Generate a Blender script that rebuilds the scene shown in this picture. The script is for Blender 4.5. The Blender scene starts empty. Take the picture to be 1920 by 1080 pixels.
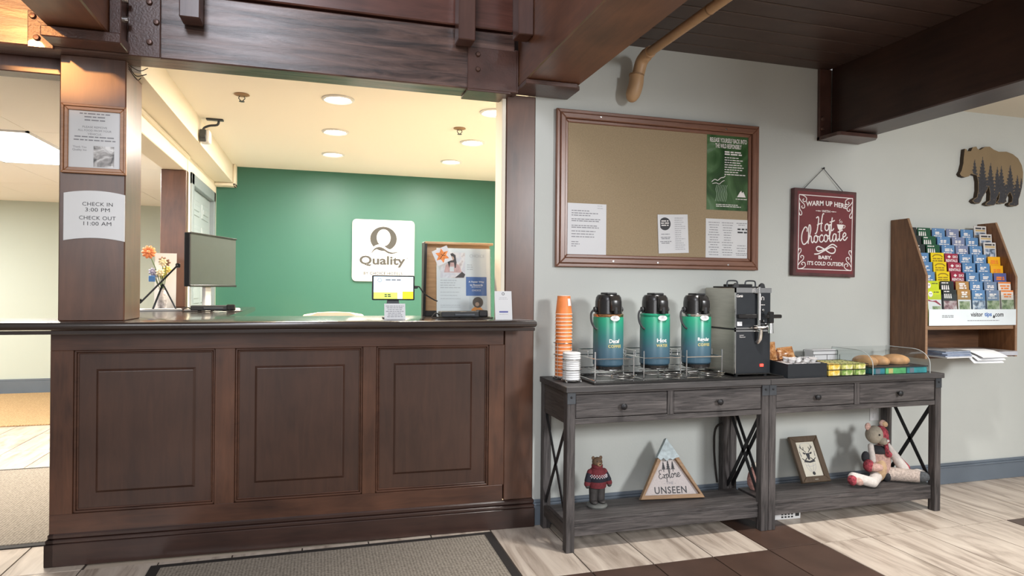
import bpy, bmesh, math, random
from mathutils import Vector, Matrix
R = math.radians
PI = math.pi
random.seed(7)
scene = bpy.context.scene
COL = scene.collection

# ------------------------------------------------------------------ camera
cam_d = bpy.data.cameras.new('camera')
cam_d.sensor_width = 36.0
cam_d.lens = 22.836
cam_d.clip_start = 0.05
cam = bpy.data.objects.new('camera', cam_d)
COL.objects.link(cam)
r_ = Vector((0.958982495, -0.283334348, 0.008615198))
u_ = Vector((-0.00836245, 0.00210152, 0.99996283))
f_ = Vector((0.28334192, 0.95901889, 0.00035405))
cam.matrix_world = Matrix(((r_.x, u_.x, -f_.x, 0.0), (r_.y, u_.y, -f_.y, 0.0), (r_.z, u_.z, -f_.z, 1.25), (0, 0, 0, 1)))
scene.camera = cam

# ------------------------------------------------------------------ world, exposure, big lights
w = bpy.data.worlds.new('daylight')
scene.world = w
w.use_nodes = True
bg = w.node_tree.nodes['Background']
bg.inputs['Color'].default_value = (0.97, 0.98, 1.0, 1)
bg.inputs['Strength'].default_value = 0.37
vs = scene.view_settings
vs.view_transform = 'Standard'
vs.look = 'None'
vs.gamma = 1.0
vs.use_curve_mapping = False
vs.exposure = -0.08


def lamp(name, kind, loc, power, color=(1, 1, 1), target=None, size=0.2, size_y=None, spot=None, blend=0.5):
    d = bpy.data.lights.new(name, kind)
    d.energy = power
    d.color = color
    if kind == 'AREA':
        if size_y:
            d.shape = 'RECTANGLE'
            d.size = size
            d.size_y = size_y
        else:
            d.shape = 'DISK'
            d.size = size
    else:
        d.shadow_soft_size = size
    if spot:
        d.spot_size = R(spot)
        d.spot_blend = blend
    o = bpy.data.objects.new(name, d)
    o.location = loc
    if target is not None:
        o.rotation_euler = (Vector(target) - Vector(loc)).to_track_quat('-Z', 'Y').to_euler()
    COL.objects.link(o)
    return o


# lobby windows behind the viewer and lobby ceiling lamps, plus an added sheen light
lamp('window_light', 'AREA', (3.7, -2.6, 2.5), 225, (0.98, 0.99, 1.0), (1.9, 3.2, 1.0), 0.9, 0.9)
lamp('window_light', 'AREA', (-2.2, -4.2, 2.9), 150, (0.98, 0.98, 1.0), (-0.3, 3.2, 1.3), 2.6, 2.2)
lamp('lobby_light', 'SPOT', (1.70, 2.25, 2.55), 280, (1.0, 0.97, 0.92), (1.70, 2.25, 0.0), 0.10, spot=84, blend=0.7)
lamp('lobby_light', 'SPOT', (3.55, 2.2, 2.43), 200, (1.0, 0.97, 0.92), (3.55, 2.2, 0.0), 0.10, spot=84, blend=0.7)
lamp('beam_sheen_light', 'AREA', (-0.75, -0.3, 3.75), 55, (0.88, 0.9, 1.0), (-0.3, 3.2, 2.35), 0.9)  # added lamp, set where the header beam mirrors it as a sheen
lamp('entrance_lamp', 'SPOT', (-1.75, 1.55, 2.75), 215, (1.0, 0.43, 0.13), (-1.06, 3.3, 2.34), 0.05, spot=19, blend=0.4)

# ------------------------------------------------------------------ materials


def new_mat(name):
    m = bpy.data.materials.new(name)
    m.use_nodes = True
    nt = m.node_tree
    return m, nt, nt.nodes['Principled BSDF'], nt.nodes.new, nt.links.new


def mat(name, color, rough=0.5, metal=0.0, noise=0.0, nscale=20.0, bump=0.0, bscale=60.0, emit=0.0, coat=0.0, spec=None, stretch=(1, 1, 1)):
    m, nt, p, N, L = new_mat(name)
    p.inputs['Base Color'].default_value = (*color, 1)
    p.inputs['Roughness'].default_value = rough
    p.inputs['Metallic'].default_value = metal
    p.inputs['Coat Weight'].default_value = coat
    if spec is not None:
        p.inputs['Specular IOR Level'].default_value = spec
    tc = N('ShaderNodeTexCoord')
    mp = N('ShaderNodeMapping')
    mp.inputs['Scale'].default_value = stretch
    L(tc.outputs['Object'], mp.inputs['Vector'])
    if noise > 0:
        n = N('ShaderNodeTexNoise')
        n.inputs['Scale'].default_value = nscale
        n.inputs['Detail'].default_value = 5
        L(mp.outputs[0], n.inputs['Vector'])
        rp = N('ShaderNodeValToRGB')
        rp.color_ramp.elements[0].position = 0.3
        rp.color_ramp.elements[1].position = 0.7
        rp.color_ramp.elements[0].color = (*[c * (1 - noise) for c in color], 1)
        rp.color_ramp.elements[1].color = (*[min(1, c * (1 + noise)) for c in color], 1)
        L(n.outputs['Fac'], rp.inputs[0])
        L(rp.outputs[0], p.inputs['Base Color'])
    if bump > 0:
        n2 = N('ShaderNodeTexNoise')
        n2.inputs['Scale'].default_value = bscale
        n2.inputs['Detail'].default_value = 3
        L(mp.outputs[0], n2.inputs['Vector'])
        b = N('ShaderNodeBump')
        b.inputs['Strength'].default_value = bump
        b.inputs['Distance'].default_value = 0.004
        L(n2.outputs['Fac'], b.inputs['Height'])
        L(b.outputs[0], p.inputs['Normal'])
    if emit > 0:
        p.inputs['Emission Color'].default_value = (*color, 1)
        p.inputs['Emission Strength'].default_value = emit
    return m


def wood(name, dark, light, axis='x', scale=6.0, rough=0.4, bump=0.15, coat=0.0, stretch=14.0, big=0.35, contrast=(0.3, 0.72)):
    """grain runs along axis; a second broad noise makes worn, uneven stain"""
    m, nt, p, N, L = new_mat(name)
    tc = N('ShaderNodeTexCoord')
    mp = N('ShaderNodeMapping')
    s = {'x': (1, stretch, stretch), 'y': (stretch, 1, stretch), 'z': (stretch, stretch, 1)}[axis]
    mp.inputs['Scale'].default_value = s
    L(tc.outputs['Object'], mp.inputs['Vector'])
    n = N('ShaderNodeTexNoise')
    n.inputs['Scale'].default_value = scale
    n.inputs['Detail'].default_value = 8
    n.inputs['Roughness'].default_value = 0.65
    n.inputs['Distortion'].default_value = 0.8
    L(mp.outputs[0], n.inputs['Vector'])
    n2 = N('ShaderNodeTexNoise')
    n2.inputs['Scale'].default_value = 3.5
    n2.inputs['Detail'].default_value = 3
    L(tc.outputs['Object'], n2.inputs['Vector'])
    mx = N('ShaderNodeMix')
    mx.data_type = 'FLOAT'
    mx.inputs[0].default_value = big
    L(n.outputs['Fac'], mx.inputs[2])
    L(n2.outputs['Fac'], mx.inputs[3])
    rp = N('ShaderNodeValToRGB')
    rp.color_ramp.elements[0].position = contrast[0]
    rp.color_ramp.elements[1].position = contrast[1]
    rp.color_ramp.elements[0].color = (*dark, 1)
    rp.color_ramp.elements[1].color = (*light, 1)
    L(mx.outputs[0], rp.inputs[0])
    L(rp.outputs[0], p.inputs['Base Color'])
    p.inputs['Roughness'].default_value = rough
    p.inputs['Coat Weight'].default_value = coat
    p.inputs['Coat Roughness'].default_value = 0.25
    b = N('ShaderNodeBump')
    b.inputs['Strength'].default_value = bump
    b.inputs['Distance'].default_value = 0.003
    L(n.outputs['Fac'], b.inputs['Height'])
    L(b.outputs[0], p.inputs['Normal'])
    return m


def ramp_z(name, stops, z0, z1, rough=0.35):
    """printed colour fade from z0 to z1 in the object's own height"""
    m, nt, p, N, L = new_mat(name)
    tc = N('ShaderNodeTexCoord')
    sp = N('ShaderNodeSeparateXYZ')
    L(tc.outputs['Object'], sp.inputs[0])
    mr = N('ShaderNodeMapRange')
    mr.inputs[1].default_value = z0
    mr.inputs[2].default_value = z1
    L(sp.outputs['Z'], mr.inputs[0])
    rp = N('ShaderNodeValToRGB')
    e = rp.color_ramp.elements
    while len(e) < len(stops):
        e.new(0.5)
    for i, (t, c) in enumerate(stops):
        e[i].position = t
        e[i].color = (*c, 1)
    L(mr.outputs[0], rp.inputs[0])
    L(rp.outputs[0], p.inputs['Base Color'])
    p.inputs['Roughness'].default_value = rough
    return m


def photo_print(name, stops, scale=9.0, stretch=(1, 1, 1), rough=0.35):
    m, nt, p, N, L = new_mat(name)
    tc = N('ShaderNodeTexCoord')
    mp = N('ShaderNodeMapping')
    mp.inputs['Scale'].default_value = stretch
    L(tc.outputs['Object'], mp.inputs['Vector'])
    n = N('ShaderNodeTexNoise')
    n.inputs['Scale'].default_value = scale
    n.inputs['Detail'].default_value = 8
    n.inputs['Distortion'].default_value = 1.0
    L(mp.outputs[0], n.inputs['Vector'])
    rp = N('ShaderNodeValToRGB')
    e = rp.color_ramp.elements
    while len(e) < len(stops):
        e.new(0.5)
    for i, (t, c) in enumerate(stops):
        e[i].position = t
        e[i].color = (*c, 1)
    L(n.outputs['Fac'], rp.inputs[0])
    L(rp.outputs[0], p.inputs['Base Color'])
    p.inputs['Roughness'].default_value = rough
    return m


def weave(name, c1, c2, sx, sy, rough=0.95, bump=0.5):
    """ribbed carpet or woven jute"""
    m, nt, p, N, L = new_mat(name)
    tc = N('ShaderNodeTexCoord')
    w1 = N('ShaderNodeTexWave')
    w1.bands_direction = 'X'
    w1.inputs['Scale'].default_value = sx
    w1.inputs['Distortion'].default_value = 1.0
    w1.inputs['Detail'].default_value = 2
    w2 = N('ShaderNodeTexWave')
    w2.bands_direction = 'Y'
    w2.inputs['Scale'].default_value = sy
    w2.inputs['Distortion'].default_value = 1.5
    n = N('ShaderNodeTexNoise')
    n.inputs['Scale'].default_value = 90
    n.inputs['Detail'].default_value = 4
    for x in (w1, w2, n):
        L(tc.outputs['Object'], x.inputs['Vector'])
    a = N('ShaderNodeMath')
    a.operation = 'MULTIPLY'
    L(w1.outputs['Fac'], a.inputs[0])
    L(w2.outputs['Fac'], a.inputs[1])
    a2 = N('ShaderNodeMath')
    a2.operation = 'MULTIPLY_ADD'
    L(a.outputs[0], a2.inputs[0])
    a2.inputs[1].default_value = 0.45
    L(n.outputs['Fac'], a2.inputs[2])
    rp = N('ShaderNodeValToRGB')
    rp.color_ramp.elements[0].position = 0.35
    rp.color_ramp.elements[1].position = 0.95
    rp.color_ramp.elements[0].color = (*c1, 1)
    rp.color_ramp.elements[1].color = (*c2, 1)
    L(a2.outputs[0], rp.inputs[0])
    L(rp.outputs[0], p.inputs['Base Color'])
    p.inputs['Roughness'].default_value = rough
    b = N('ShaderNodeBump')
    b.inputs['Strength'].default_value = bump
    b.inputs['Distance'].default_value = 0.004
    L(a2.outputs[0], b.inputs['Height'])
    L(b.outputs[0], p.inputs['Normal'])
    return m


def clear_plastic(name, tint=(0.97, 0.99, 0.99)):
    """thin acrylic: mostly see-through with a Fresnel sheen"""
    m = bpy.data.materials.new(name)
    m.use_nodes = True
    nt = m.node_tree
    nt.nodes.clear()
    o = nt.nodes.new('ShaderNodeOutputMaterial')
    t = nt.nodes.new('ShaderNodeBsdfTransparent')
    t.inputs[0].default_value = (*tint, 1)
    g = nt.nodes.new('ShaderNodeBsdfGlossy')
    g.inputs['Roughness'].default_value = 0.08
    lw_ = nt.nodes.new('ShaderNodeLayerWeight')
    lw_.inputs[0].default_value = 0.5
    pw_ = nt.nodes.new('ShaderNodeMath')
    pw_.operation = 'POWER'
    pw_.inputs[1].default_value = 4.0
    nt.links.new(lw_.outputs['Facing'], pw_.inputs[0])
    fr = nt.nodes.new('ShaderNodeMath')
    fr.operation = 'MULTIPLY_ADD'
    fr.inputs[1].default_value = 0.7
    fr.inputs[2].default_value = 0.05
    nt.links.new(pw_.outputs[0], fr.inputs[0])
    mx = nt.nodes.new('ShaderNodeMixShader')
    nt.links.new(fr.outputs[0], mx.inputs[0])
    nt.links.new(t.outputs[0], mx.inputs[1])
    nt.links.new(g.outputs[0], mx.inputs[2])
    nt.links.new(mx.outputs[0], o.inputs[0])
    return m


M = {}
M['wall'] = mat('wall_paint', (0.535, 0.555, 0.525), 0.75, bump=0.12, bscale=90, noise=0.02, nscale=3)
M['cream'] = mat('cream_paint', (0.80, 0.73, 0.60), 0.7, bump=0.08, bscale=80)
M['ceil'] = mat('ceiling_paint', (0.88, 0.83, 0.74), 0.8, bump=0.06, bscale=90)
M['ceil_tile'] = mat('ceiling_tile', (0.90, 0.86, 0.79), 0.85, bump=0.25, bscale=200)
M['green'] = mat('green_paint', (0.036, 0.145, 0.105), 0.45, bump=0.06, bscale=80)
M['pale_wall'] = mat('pale_green_paint', (0.54, 0.60, 0.54), 0.7, bump=0.06)
M['bluegrey'] = mat('blue_grey_paint', (0.135, 0.165, 0.20), 0.45, noise=0.04, nscale=8)
M['door'] = mat('door_paint', (0.30, 0.35, 0.37), 0.45)
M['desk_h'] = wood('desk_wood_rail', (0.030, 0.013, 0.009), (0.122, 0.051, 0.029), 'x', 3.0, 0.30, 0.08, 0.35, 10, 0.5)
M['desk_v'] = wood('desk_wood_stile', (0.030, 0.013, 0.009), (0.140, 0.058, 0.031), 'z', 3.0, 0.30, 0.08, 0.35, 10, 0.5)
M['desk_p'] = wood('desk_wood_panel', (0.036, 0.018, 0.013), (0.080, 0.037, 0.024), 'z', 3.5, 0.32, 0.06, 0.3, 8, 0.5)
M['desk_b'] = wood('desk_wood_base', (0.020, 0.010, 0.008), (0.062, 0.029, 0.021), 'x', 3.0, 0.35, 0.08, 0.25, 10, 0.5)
M['counter'] = wood('counter_laminate', (0.020, 0.014, 0.012), (0.045, 0.030, 0.024), 'x', 2.0, 0.13, 0.02, 0.5, 10, 0.5)
M['post'] = wood('post_wood', (0.045, 0.020, 0.013), (0.165, 0.072, 0.040), 'z', 2.2, 0.34, 0.1, 0.25, 7, 0.5)
M['beam'] = wood('beam_wood', (0.024, 0.012, 0.010), (0.215, 0.125, 0.100), 'x', 2.4, 0.30, 0.9, 0.35, 11, 0.12, (0.36, 0.66))
M['beam_up'] = wood('upper_beam_wood', (0.065, 0.024, 0.017), (0.22, 0.085, 0.062), 'x', 2.6, 0.33, 0.2, 0.3, 10, 0.5)
M['beam_y'] = wood('cross_beam_wood', (0.080, 0.031, 0.016), (0.235, 0.095, 0.048), 'y', 2.6, 0.4, 0.15, 0.2, 10, 0.6)  # reddish brown, made more orange to carry warm lamplight on the beam
M['beam_dk'] = wood('dark_beam_wood', (0.022, 0.010, 0.008), (0.066, 0.030, 0.020), 'y', 2.2, 0.4, 0.15, 0.2, 9, 0.55)
M['plank'] = wood('plank_wood', (0.034, 0.019, 0.015), (0.085, 0.050, 0.040), 'x', 2.5, 0.42, 0.2, 0.1, 9, 0.6)
M['plank_gap'] = mat('plank_backing', (0.006, 0.004, 0.003), 0.9, noise=0.1)
M['plate'] = mat('painted_steel_plate', (0.085, 0.040, 0.030), 0.35, noise=0.25, nscale=12, bump=0.25, bscale=120, coat=0.2)
M['bolt'] = mat('bolt_steel', (0.11, 0.06, 0.045), 0.35, 0.3, noise=0.2)
M['peg'] = wood('baluster_wood', (0.060, 0.026, 0.020), (0.14, 0.065, 0.048), 'z', 3.0, 0.35, 0.1, 0.3, 9, 0.5)
M['pvc'] = mat('tan_pipe', (0.52, 0.33, 0.18), 0.45, noise=0.08, nscale=15)
M['pvc_dk'] = mat('tan_pipe_joint', (0.30, 0.18, 0.09), 0.5, noise=0.1)
M['grey'] = wood('grey_oak', (0.019, 0.016, 0.016), (0.100, 0.088, 0.085), 'x', 5.0, 0.6, 0.4, 0.0, 16, 0.10, (0.36, 0.64))
M['grey_v'] = wood('grey_oak_upright', (0.019, 0.016, 0.016), (0.100, 0.088, 0.085), 'z', 5.0, 0.6, 0.4, 0.0, 16, 0.10, (0.36, 0.64))
M['grey_y'] = wood('grey_oak_side', (0.022, 0.018, 0.016), (0.100, 0.082, 0.072), 'y', 5.0, 0.6, 0.25, 0.0, 18, 0.2)
M['grey_top'] = wood('grey_oak_top', (0.020, 0.018, 0.018), (0.080, 0.073, 0.072), 'x', 5.0, 0.55, 0.25, 0.0, 18, 0.12)
M['iron'] = mat('black_iron', (0.018, 0.018, 0.020), 0.45, 0.4, noise=0.1)
M['gun'] = mat('gunmetal_bracket', (0.075, 0.082, 0.092), 0.45, 0.6, noise=0.15)
M['chrome'] = mat('chrome_wire', (0.78, 0.78, 0.77), 0.18, 1.0, noise=0.05)
M['steel'] = mat('brushed_steel', (0.50, 0.48, 0.43), 0.32, 1.0, noise=0.08, nscale=8, stretch=(1, 1, 12))
M['steel_hi'] = mat('polished_steel', (0.75, 0.74, 0.72), 0.15, 1.0, noise=0.04)
M['black'] = mat('black_plastic', (0.014, 0.013, 0.013), 0.25, noise=0.1)
M['black_m'] = mat('matte_black', (0.016, 0.017, 0.019), 0.55, noise=0.1)
M['panel_black'] = mat('black_glass_panel', (0.022, 0.025, 0.029), 0.22, noise=0.05)
M['white'] = mat('white_paper', (0.70, 0.705, 0.715), 0.7, noise=0.015, nscale=6)
M['white_g'] = mat('white_plastic', (0.70, 0.70, 0.70), 0.45, noise=0.01)
M['ink'] = mat('black_ink', (0.035, 0.035, 0.04), 0.6, noise=0.05)
M['ink_g'] = mat('grey_ink', (0.25, 0.25, 0.27), 0.6, noise=0.05)
M['ink_l'] = mat('light_grey_ink', (0.45, 0.45, 0.47), 0.6, noise=0.05)
M['paint_w'] = mat('white_lettering', (0.82, 0.78, 0.76), 0.6, noise=0.04, nscale=80)
M['sign_grey'] = mat('sign_grey', (0.075, 0.072, 0.066), 0.9, noise=0.03)
M['oakframe'] = wood('brown_frame_wood', (0.13, 0.052, 0.030), (0.27, 0.125, 0.075), 'x', 5, 0.35, 0.1, 0.2, 12, 0.3)
M['oakframe_v'] = wood('brown_frame_wood_upright', (0.13, 0.052, 0.030), (0.27, 0.125, 0.075), 'z', 5, 0.35, 0.1, 0.2, 12, 0.3)
M['cork'] = mat('cork_board', (0.34, 0.26, 0.16), 0.9, noise=0.12, nscale=160, bump=0.3, bscale=250)
M['goldframe'] = wood('golden_frame_wood', (0.22, 0.09, 0.035), (0.46, 0.22, 0.10), 'x', 6, 0.35, 0.1, 0.2, 10, 0.4)
M['rack'] = wood('rack_wood', (0.085, 0.033, 0.012), (0.27, 0.120, 0.050), 'z', 5, 0.42, 0.15, 0.1, 14, 0.3)
M['rack_in'] = wood('rack_wood_inside', (0.060, 0.026, 0.012), (0.17, 0.080, 0.040), 'x', 5, 0.45, 0.15, 0.1, 14, 0.3)
M['rack_edge'] = wood('rack_wood_edge', (0.20, 0.11, 0.060), (0.36, 0.22, 0.13), 'x', 5, 0.45, 0.1, 0.1, 14, 0.3)
M['orange'] = mat('orange_cup', (0.80, 0.23, 0.055), 0.5, noise=0.12, nscale=25)
M['cup_rim'] = mat('cup_rim', (0.92, 0.76, 0.64), 0.5, noise=0.03)
M['pot'] = ramp_z('airpot_print', [(0.0, (0.040, 0.085, 0.125)), (0.28, (0.055, 0.115, 0.155)), (0.55, (0.030, 0.165, 0.150)), (0.85, (0.020, 0.260, 0.150)), (1.0, (0.022, 0.285, 0.160))], 0.03, 0.29, 0.3)
M['gold_ink'] = mat('gold_lettering', (0.52, 0.44, 0.16), 0.5, noise=0.05)
M['acrylic'] = clear_plastic('clear_acrylic')
M['red_lit'] = mat('red_lamp', (1.0, 0.03, 0.02), 0.3, emit=6.0)
M['maroon'] = mat('maroon_paint', (0.150, 0.025, 0.030), 0.65, noise=0.12, nscale=7, bump=0.1)
M['maroon_e'] = mat('maroon_worn_edge', (0.085, 0.035, 0.034), 0.7, noise=0.3, nscale=14)
M['mat'] = weave('grey_carpet', (0.155, 0.130, 0.102), (0.40, 0.35, 0.285), 22, 45)
M['rubber'] = mat('mat_rubber', (0.022, 0.018, 0.016), 0.8, bump=0.1)
M['jute'] = weave('jute_weave', (0.30, 0.18, 0.075), (0.62, 0.43, 0.23), 14, 26)
M['tile_dk'] = mat('brown_tile', (0.066, 0.036, 0.025), 0.4, noise=0.25, nscale=5, bump=0.04, bscale=80)
M['grout'] = mat('grout', (0.050, 0.036, 0.028), 0.9, noise=0.2)  # grout darkened so its colour holds the shade in the joints
M['floor_far'] = mat('pale_stone_floor', (0.55, 0.46, 0.37), 0.4, noise=0.15, nscale=3)
M['light_disc'] = mat('lamp_diffuser', (1.0, 0.90, 0.72), 0.5, emit=22.0)
M['troffer'] = mat('troffer_diffuser', (1.0, 0.97, 0.92), 0.5, emit=5.0)
M['bear_tan'] = mat('tan_painted_wood', (0.245, 0.175, 0.095), 0.75, noise=0.06, nscale=10)
M['bear_edge'] = mat('dark_cut_edge', (0.045, 0.028, 0.016), 0.7, noise=0.1)
M['tree_ink'] = mat('forest_print', (0.040, 0.040, 0.046), 0.75, noise=0.2, nscale=60)
M['screen_off'] = mat('monitor_screen', (0.050, 0.062, 0.058), 0.45, noise=0.03, spec=0.2)


def tile_mat():
    m, nt, p, N, L = new_mat('veined_tile')
    tc = N('ShaderNodeTexCoord')
    oi = N('ShaderNodeObjectInfo')
    add = N('ShaderNodeVectorMath')
    add.operation = 'ADD'
    L(tc.outputs['Object'], add.inputs[0])
    cx = N('ShaderNodeCombineXYZ')
    mu = N('ShaderNodeMath')
    mu.operation = 'MULTIPLY'
    mu.inputs[1].default_value = 37.0
    L(oi.outputs['Random'], mu.inputs[0])
    L(mu.outputs[0], cx.inputs[0])
    L(mu.outputs[0], cx.inputs[1])
    L(cx.outputs[0], add.inputs[1])
    mp = N('ShaderNodeMapping')
    mp.inputs['Scale'].default_value = (10, 1.5, 1)
    mp.inputs['Rotation'].default_value = (0, 0, R(3))
    L(add.outputs[0], mp.inputs['Vector'])
    n = N('ShaderNodeTexNoise')
    n.inputs['Scale'].default_value = 1.3
    n.inputs['Detail'].default_value = 7
    n.inputs['Roughness'].default_value = 0.6
    n.inputs['Distortion'].default_value = 1.1
    L(mp.outputs[0], n.inputs['Vector'])
    rp = N('ShaderNodeValToRGB')
    e = rp.color_ramp.elements
    e[0].position = 0.33
    e[0].color = (0.30, 0.235, 0.185, 1)
    e[1].position = 0.70
    e[1].color = (0.64, 0.555, 0.465, 1)
    x = e.new(0.5)
    x.color = (0.52, 0.435, 0.36, 1)
    L(n.outputs['Fac'], rp.inputs[0])
    L(rp.outputs[0], p.inputs['Base Color'])
    p.inputs['Roughness'].default_value = 0.32
    return m


M['tile'] = tile_mat()

# ------------------------------------------------------------------ mesh helpers


class B:
    """collects shapes in one bmesh"""

    def __init__(s):
        s.bm = bmesh.new()

    def box(s, x0, x1, y0, y1, z0, z1, bev=0.0, seg=1):
        v = [s.bm.verts.new((x, y, z)) for x in (x0, x1) for y in (y0, y1) for z in (z0, z1)]
        fs = [(0, 1, 3, 2), (4, 6, 7, 5), (0, 4, 5, 1), (2, 3, 7, 6), (0, 2, 6, 4), (1, 5, 7, 3)]
        f = [s.bm.faces.new([v[i] for i in q]) for q in fs]
        if bev > 0:
            ed = {e for g in f for e in g.edges}
            bmesh.ops.bevel(s.bm, geom=list(ed), offset=bev, segments=seg, profile=0.5, affect='EDGES')
        return s

    def poly(s, pts):
        s.bm.faces.new([s.bm.verts.new(p) for p in pts])
        return s

    def prism(s, pts, y0, y1, bev=0.0, seg=1, plane='xz'):
        """outline in the plane, extruded from y0 (front) to y1 along the third axis"""
        def P(a, b, c):
            return {'xz': (a, c, b), 'xy': (a, b, c), 'yz': (c, a, b)}[plane]
        f = [s.bm.verts.new(P(a, b, y0)) for a, b in pts]
        k = [s.bm.verts.new(P(a, b, y1)) for a, b in pts]
        n = len(pts)
        fs = [s.bm.faces.new(f), s.bm.faces.new(k[::-1])]
        for i in range(n):
            fs.append(s.bm.faces.new((f[i], k[i], k[(i + 1) % n], f[(i + 1) % n])))
        if bev > 0:
            bmesh.ops.bevel(s.bm, geom=list(fs[0].edges) + list(fs[1].edges), offset=bev, segments=seg, profile=0.5, affect='EDGES')
        return s

    def lathe(s, prof, seg=24, c=(0, 0, 0), axis='z', caps=True):
        rings = []
        for r, z in prof:
            ring = []
            for i in range(seg):
                a = 2 * PI * i / seg
                x, y = r * math.cos(a), r * math.sin(a)
                p = {'z': (x, y, z), 'y': (x, z, y), 'x': (z, x, y)}[axis]
                ring.append(s.bm.verts.new((p[0] + c[0], p[1] + c[1], p[2] + c[2])))
            rings.append(ring)
        for a, b in zip(rings, rings[1:]):
            for i in range(seg):
                s.bm.faces.new((a[i], a[(i + 1) % seg], b[(i + 1) % seg], b[i]))
        if caps and prof[0][0] > 1e-6:
            s.bm.faces.new(rings[0][::-1])
        if caps and prof[-1][0] > 1e-6:
            s.bm.faces.new(rings[-1])
        return s

    def tube(s, path, r, seg=8, closed=False, caps=True, squash=None):
        """tube along a path; r may be a number or one radius per point"""
        pts = [Vector(p) for p in path]
        n = len(pts)
        rs = r if isinstance(r, (list, tuple)) else [r] * n
        rings = []
        up = None
        for i, p in enumerate(pts):
            if closed:
                t = (pts[(i + 1) % n] - pts[i - 1])
            else:
                t = pts[min(i + 1, n - 1)] - pts[max(i - 1, 0)]
            t.normalize()
            if up is None:
                up = Vector((0, 0, 1)) if abs(t.z) < 0.9 else Vector((1, 0, 0))
            a = t.cross(up)
            if a.length < 1e-5:
                a = t.orthogonal()
            a.normalize()
            b = a.cross(t)
            up = b
            ring = []
            for k in range(seg):
                q = 2 * PI * k / seg
                o = a * math.cos(q) * rs[i] + b * math.sin(q) * rs[i]
                if squash:
                    o = Vector((o.x * squash[0], o.y * squash[1], o.z * squash[2]))
                ring.append(s.bm.verts.new(p + o))
            rings.append(ring)
        pairs = list(zip(rings, rings[1:])) + ([(rings[-1], rings[0])] if closed else [])
        for a, b in pairs:
            for k in range(seg):
                s.bm.faces.new((a[k], a[(k + 1) % seg], b[(k + 1) % seg], b[k]))
        if caps and not closed:
            s.bm.faces.new(rings[0][::-1])
            s.bm.faces.new(rings[-1])
        return s

    def limb(s, p0, p1, r0, r1, seg=14, bulge=1.0):
        """soft stuffed limb: rounded ends, taper from r0 to r1"""
        p0, p1 = Vector(p0), Vector(p1)
        d = (p1 - p0)
        ln = d.length
        d.normalize()
        path, rad = [], []
        for k in range(5):
            a = PI / 2 * k / 5
            path.append(p0 - d * r0 * math.cos(a))
            rad.append(max(0.0006, r0 * math.sin(a)))
        for k in range(7):
            t = k / 6
            path.append(p0 + d * ln * t)
            rad.append((r0 * (1 - t) + r1 * t) * (1 + (bulge - 1) * math.sin(PI * t)))
        for k in range(1, 6):
            a = PI / 2 * k / 5
            path.append(p1 + d * r1 * math.sin(a))
            rad.append(max(0.0006, r1 * math.cos(a)))
        return s.tube(path, rad, seg)

    def ball(s, c, rx, ry=None, rz=None, seg=16, rot=None):
        ry = ry or rx
        rz = rz or rx
        m = Matrix.Translation(c) @ (rot or Matrix.Identity(4)) @ Matrix.Diagonal((rx, ry, rz, 1))
        bmesh.ops.create_uvsphere(s.bm, u_segments=seg, v_segments=max(6, seg * 2 // 3), radius=1.0, matrix=m)
        return s


def link(o, parent=None):
    COL.objects.link(o)
    if parent is not None:
        o.parent = parent
    return o


def obj(name, b, m, parent=None, smooth=False, label=None, kind=None, loc=None):
    me = bpy.data.meshes.new(name)
    bmesh.ops.recalc_face_normals(b.bm, faces=b.bm.faces[:])
    b.bm.to_mesh(me)
    b.bm.free()
    me.materials.append(m)
    if smooth:
        for p in me.polygons:
            p.use_smooth = True
        if smooth != 'all':
            try:
                me.set_sharp_from_angle(angle=R(40))
            except Exception:
                pass
    o = bpy.data.objects.new(name, me)
    if loc is not None:
        o.location = loc
    if label:
        o['label'] = label
    if kind:
        o['kind'] = kind
    return link(o, parent)


def tag(o, label, cat, group=None):
    o['label'] = label
    o['category'] = cat
    if group:
        o['group'] = group
    return o


def thing(name, label, cat, loc=(0, 0, 0), rotz=0.0, group=None, rot=None):
    o = bpy.data.objects.new(name, None)
    o.empty_display_size = 0.05
    o.location = loc
    o.rotation_euler = rot if rot else (0, 0, rotz)
    link(o)
    return tag(o, label, cat, group)


def struct(name, b, m, smooth=False):
    return obj(name, b, m, None, smooth, kind='structure')


def dup(root, loc, rotz=None, label=None, group=None):
    r = root.copy()
    COL.objects.link(r)
    r.location = loc
    if rotz is not None:
        r.rotation_euler = (0, 0, rotz)
    if label:
        r['label'] = label
    if group:
        r['group'] = group
    for ch in list(root.children):
        c = ch.copy()
        COL.objects.link(c)
        c.parent = r
        for g in ch.children:
            d = g.copy()
            COL.objects.link(d)
            d.parent = c
    return r


def text_verts(body, bold=0.0, shear=0.0, spacing=1.0, line=1.0, align='CENTER'):
    cu = bpy.data.curves.new('lettering', 'FONT')
    cu.body = body
    cu.align_x = align
    cu.align_y = 'CENTER'
    cu.offset = bold
    cu.shear = shear
    cu.space_character = spacing
    cu.space_line = line
    cu.resolution_u = 3
    o = bpy.data.objects.new('lettering', cu)
    COL.objects.link(o)
    bpy.context.view_layer.update()
    dg = bpy.context.evaluated_depsgraph_get()
    me = bpy.data.meshes.new_from_object(o.evaluated_get(dg))
    vs_ = [tuple(v.co) for v in me.vertices]
    fs_ = [tuple(p.vertices) for p in me.polygons]
    bpy.data.objects.remove(o)
    bpy.data.curves.remove(cu)
    bpy.data.meshes.remove(me)
    return vs_, fs_


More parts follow.
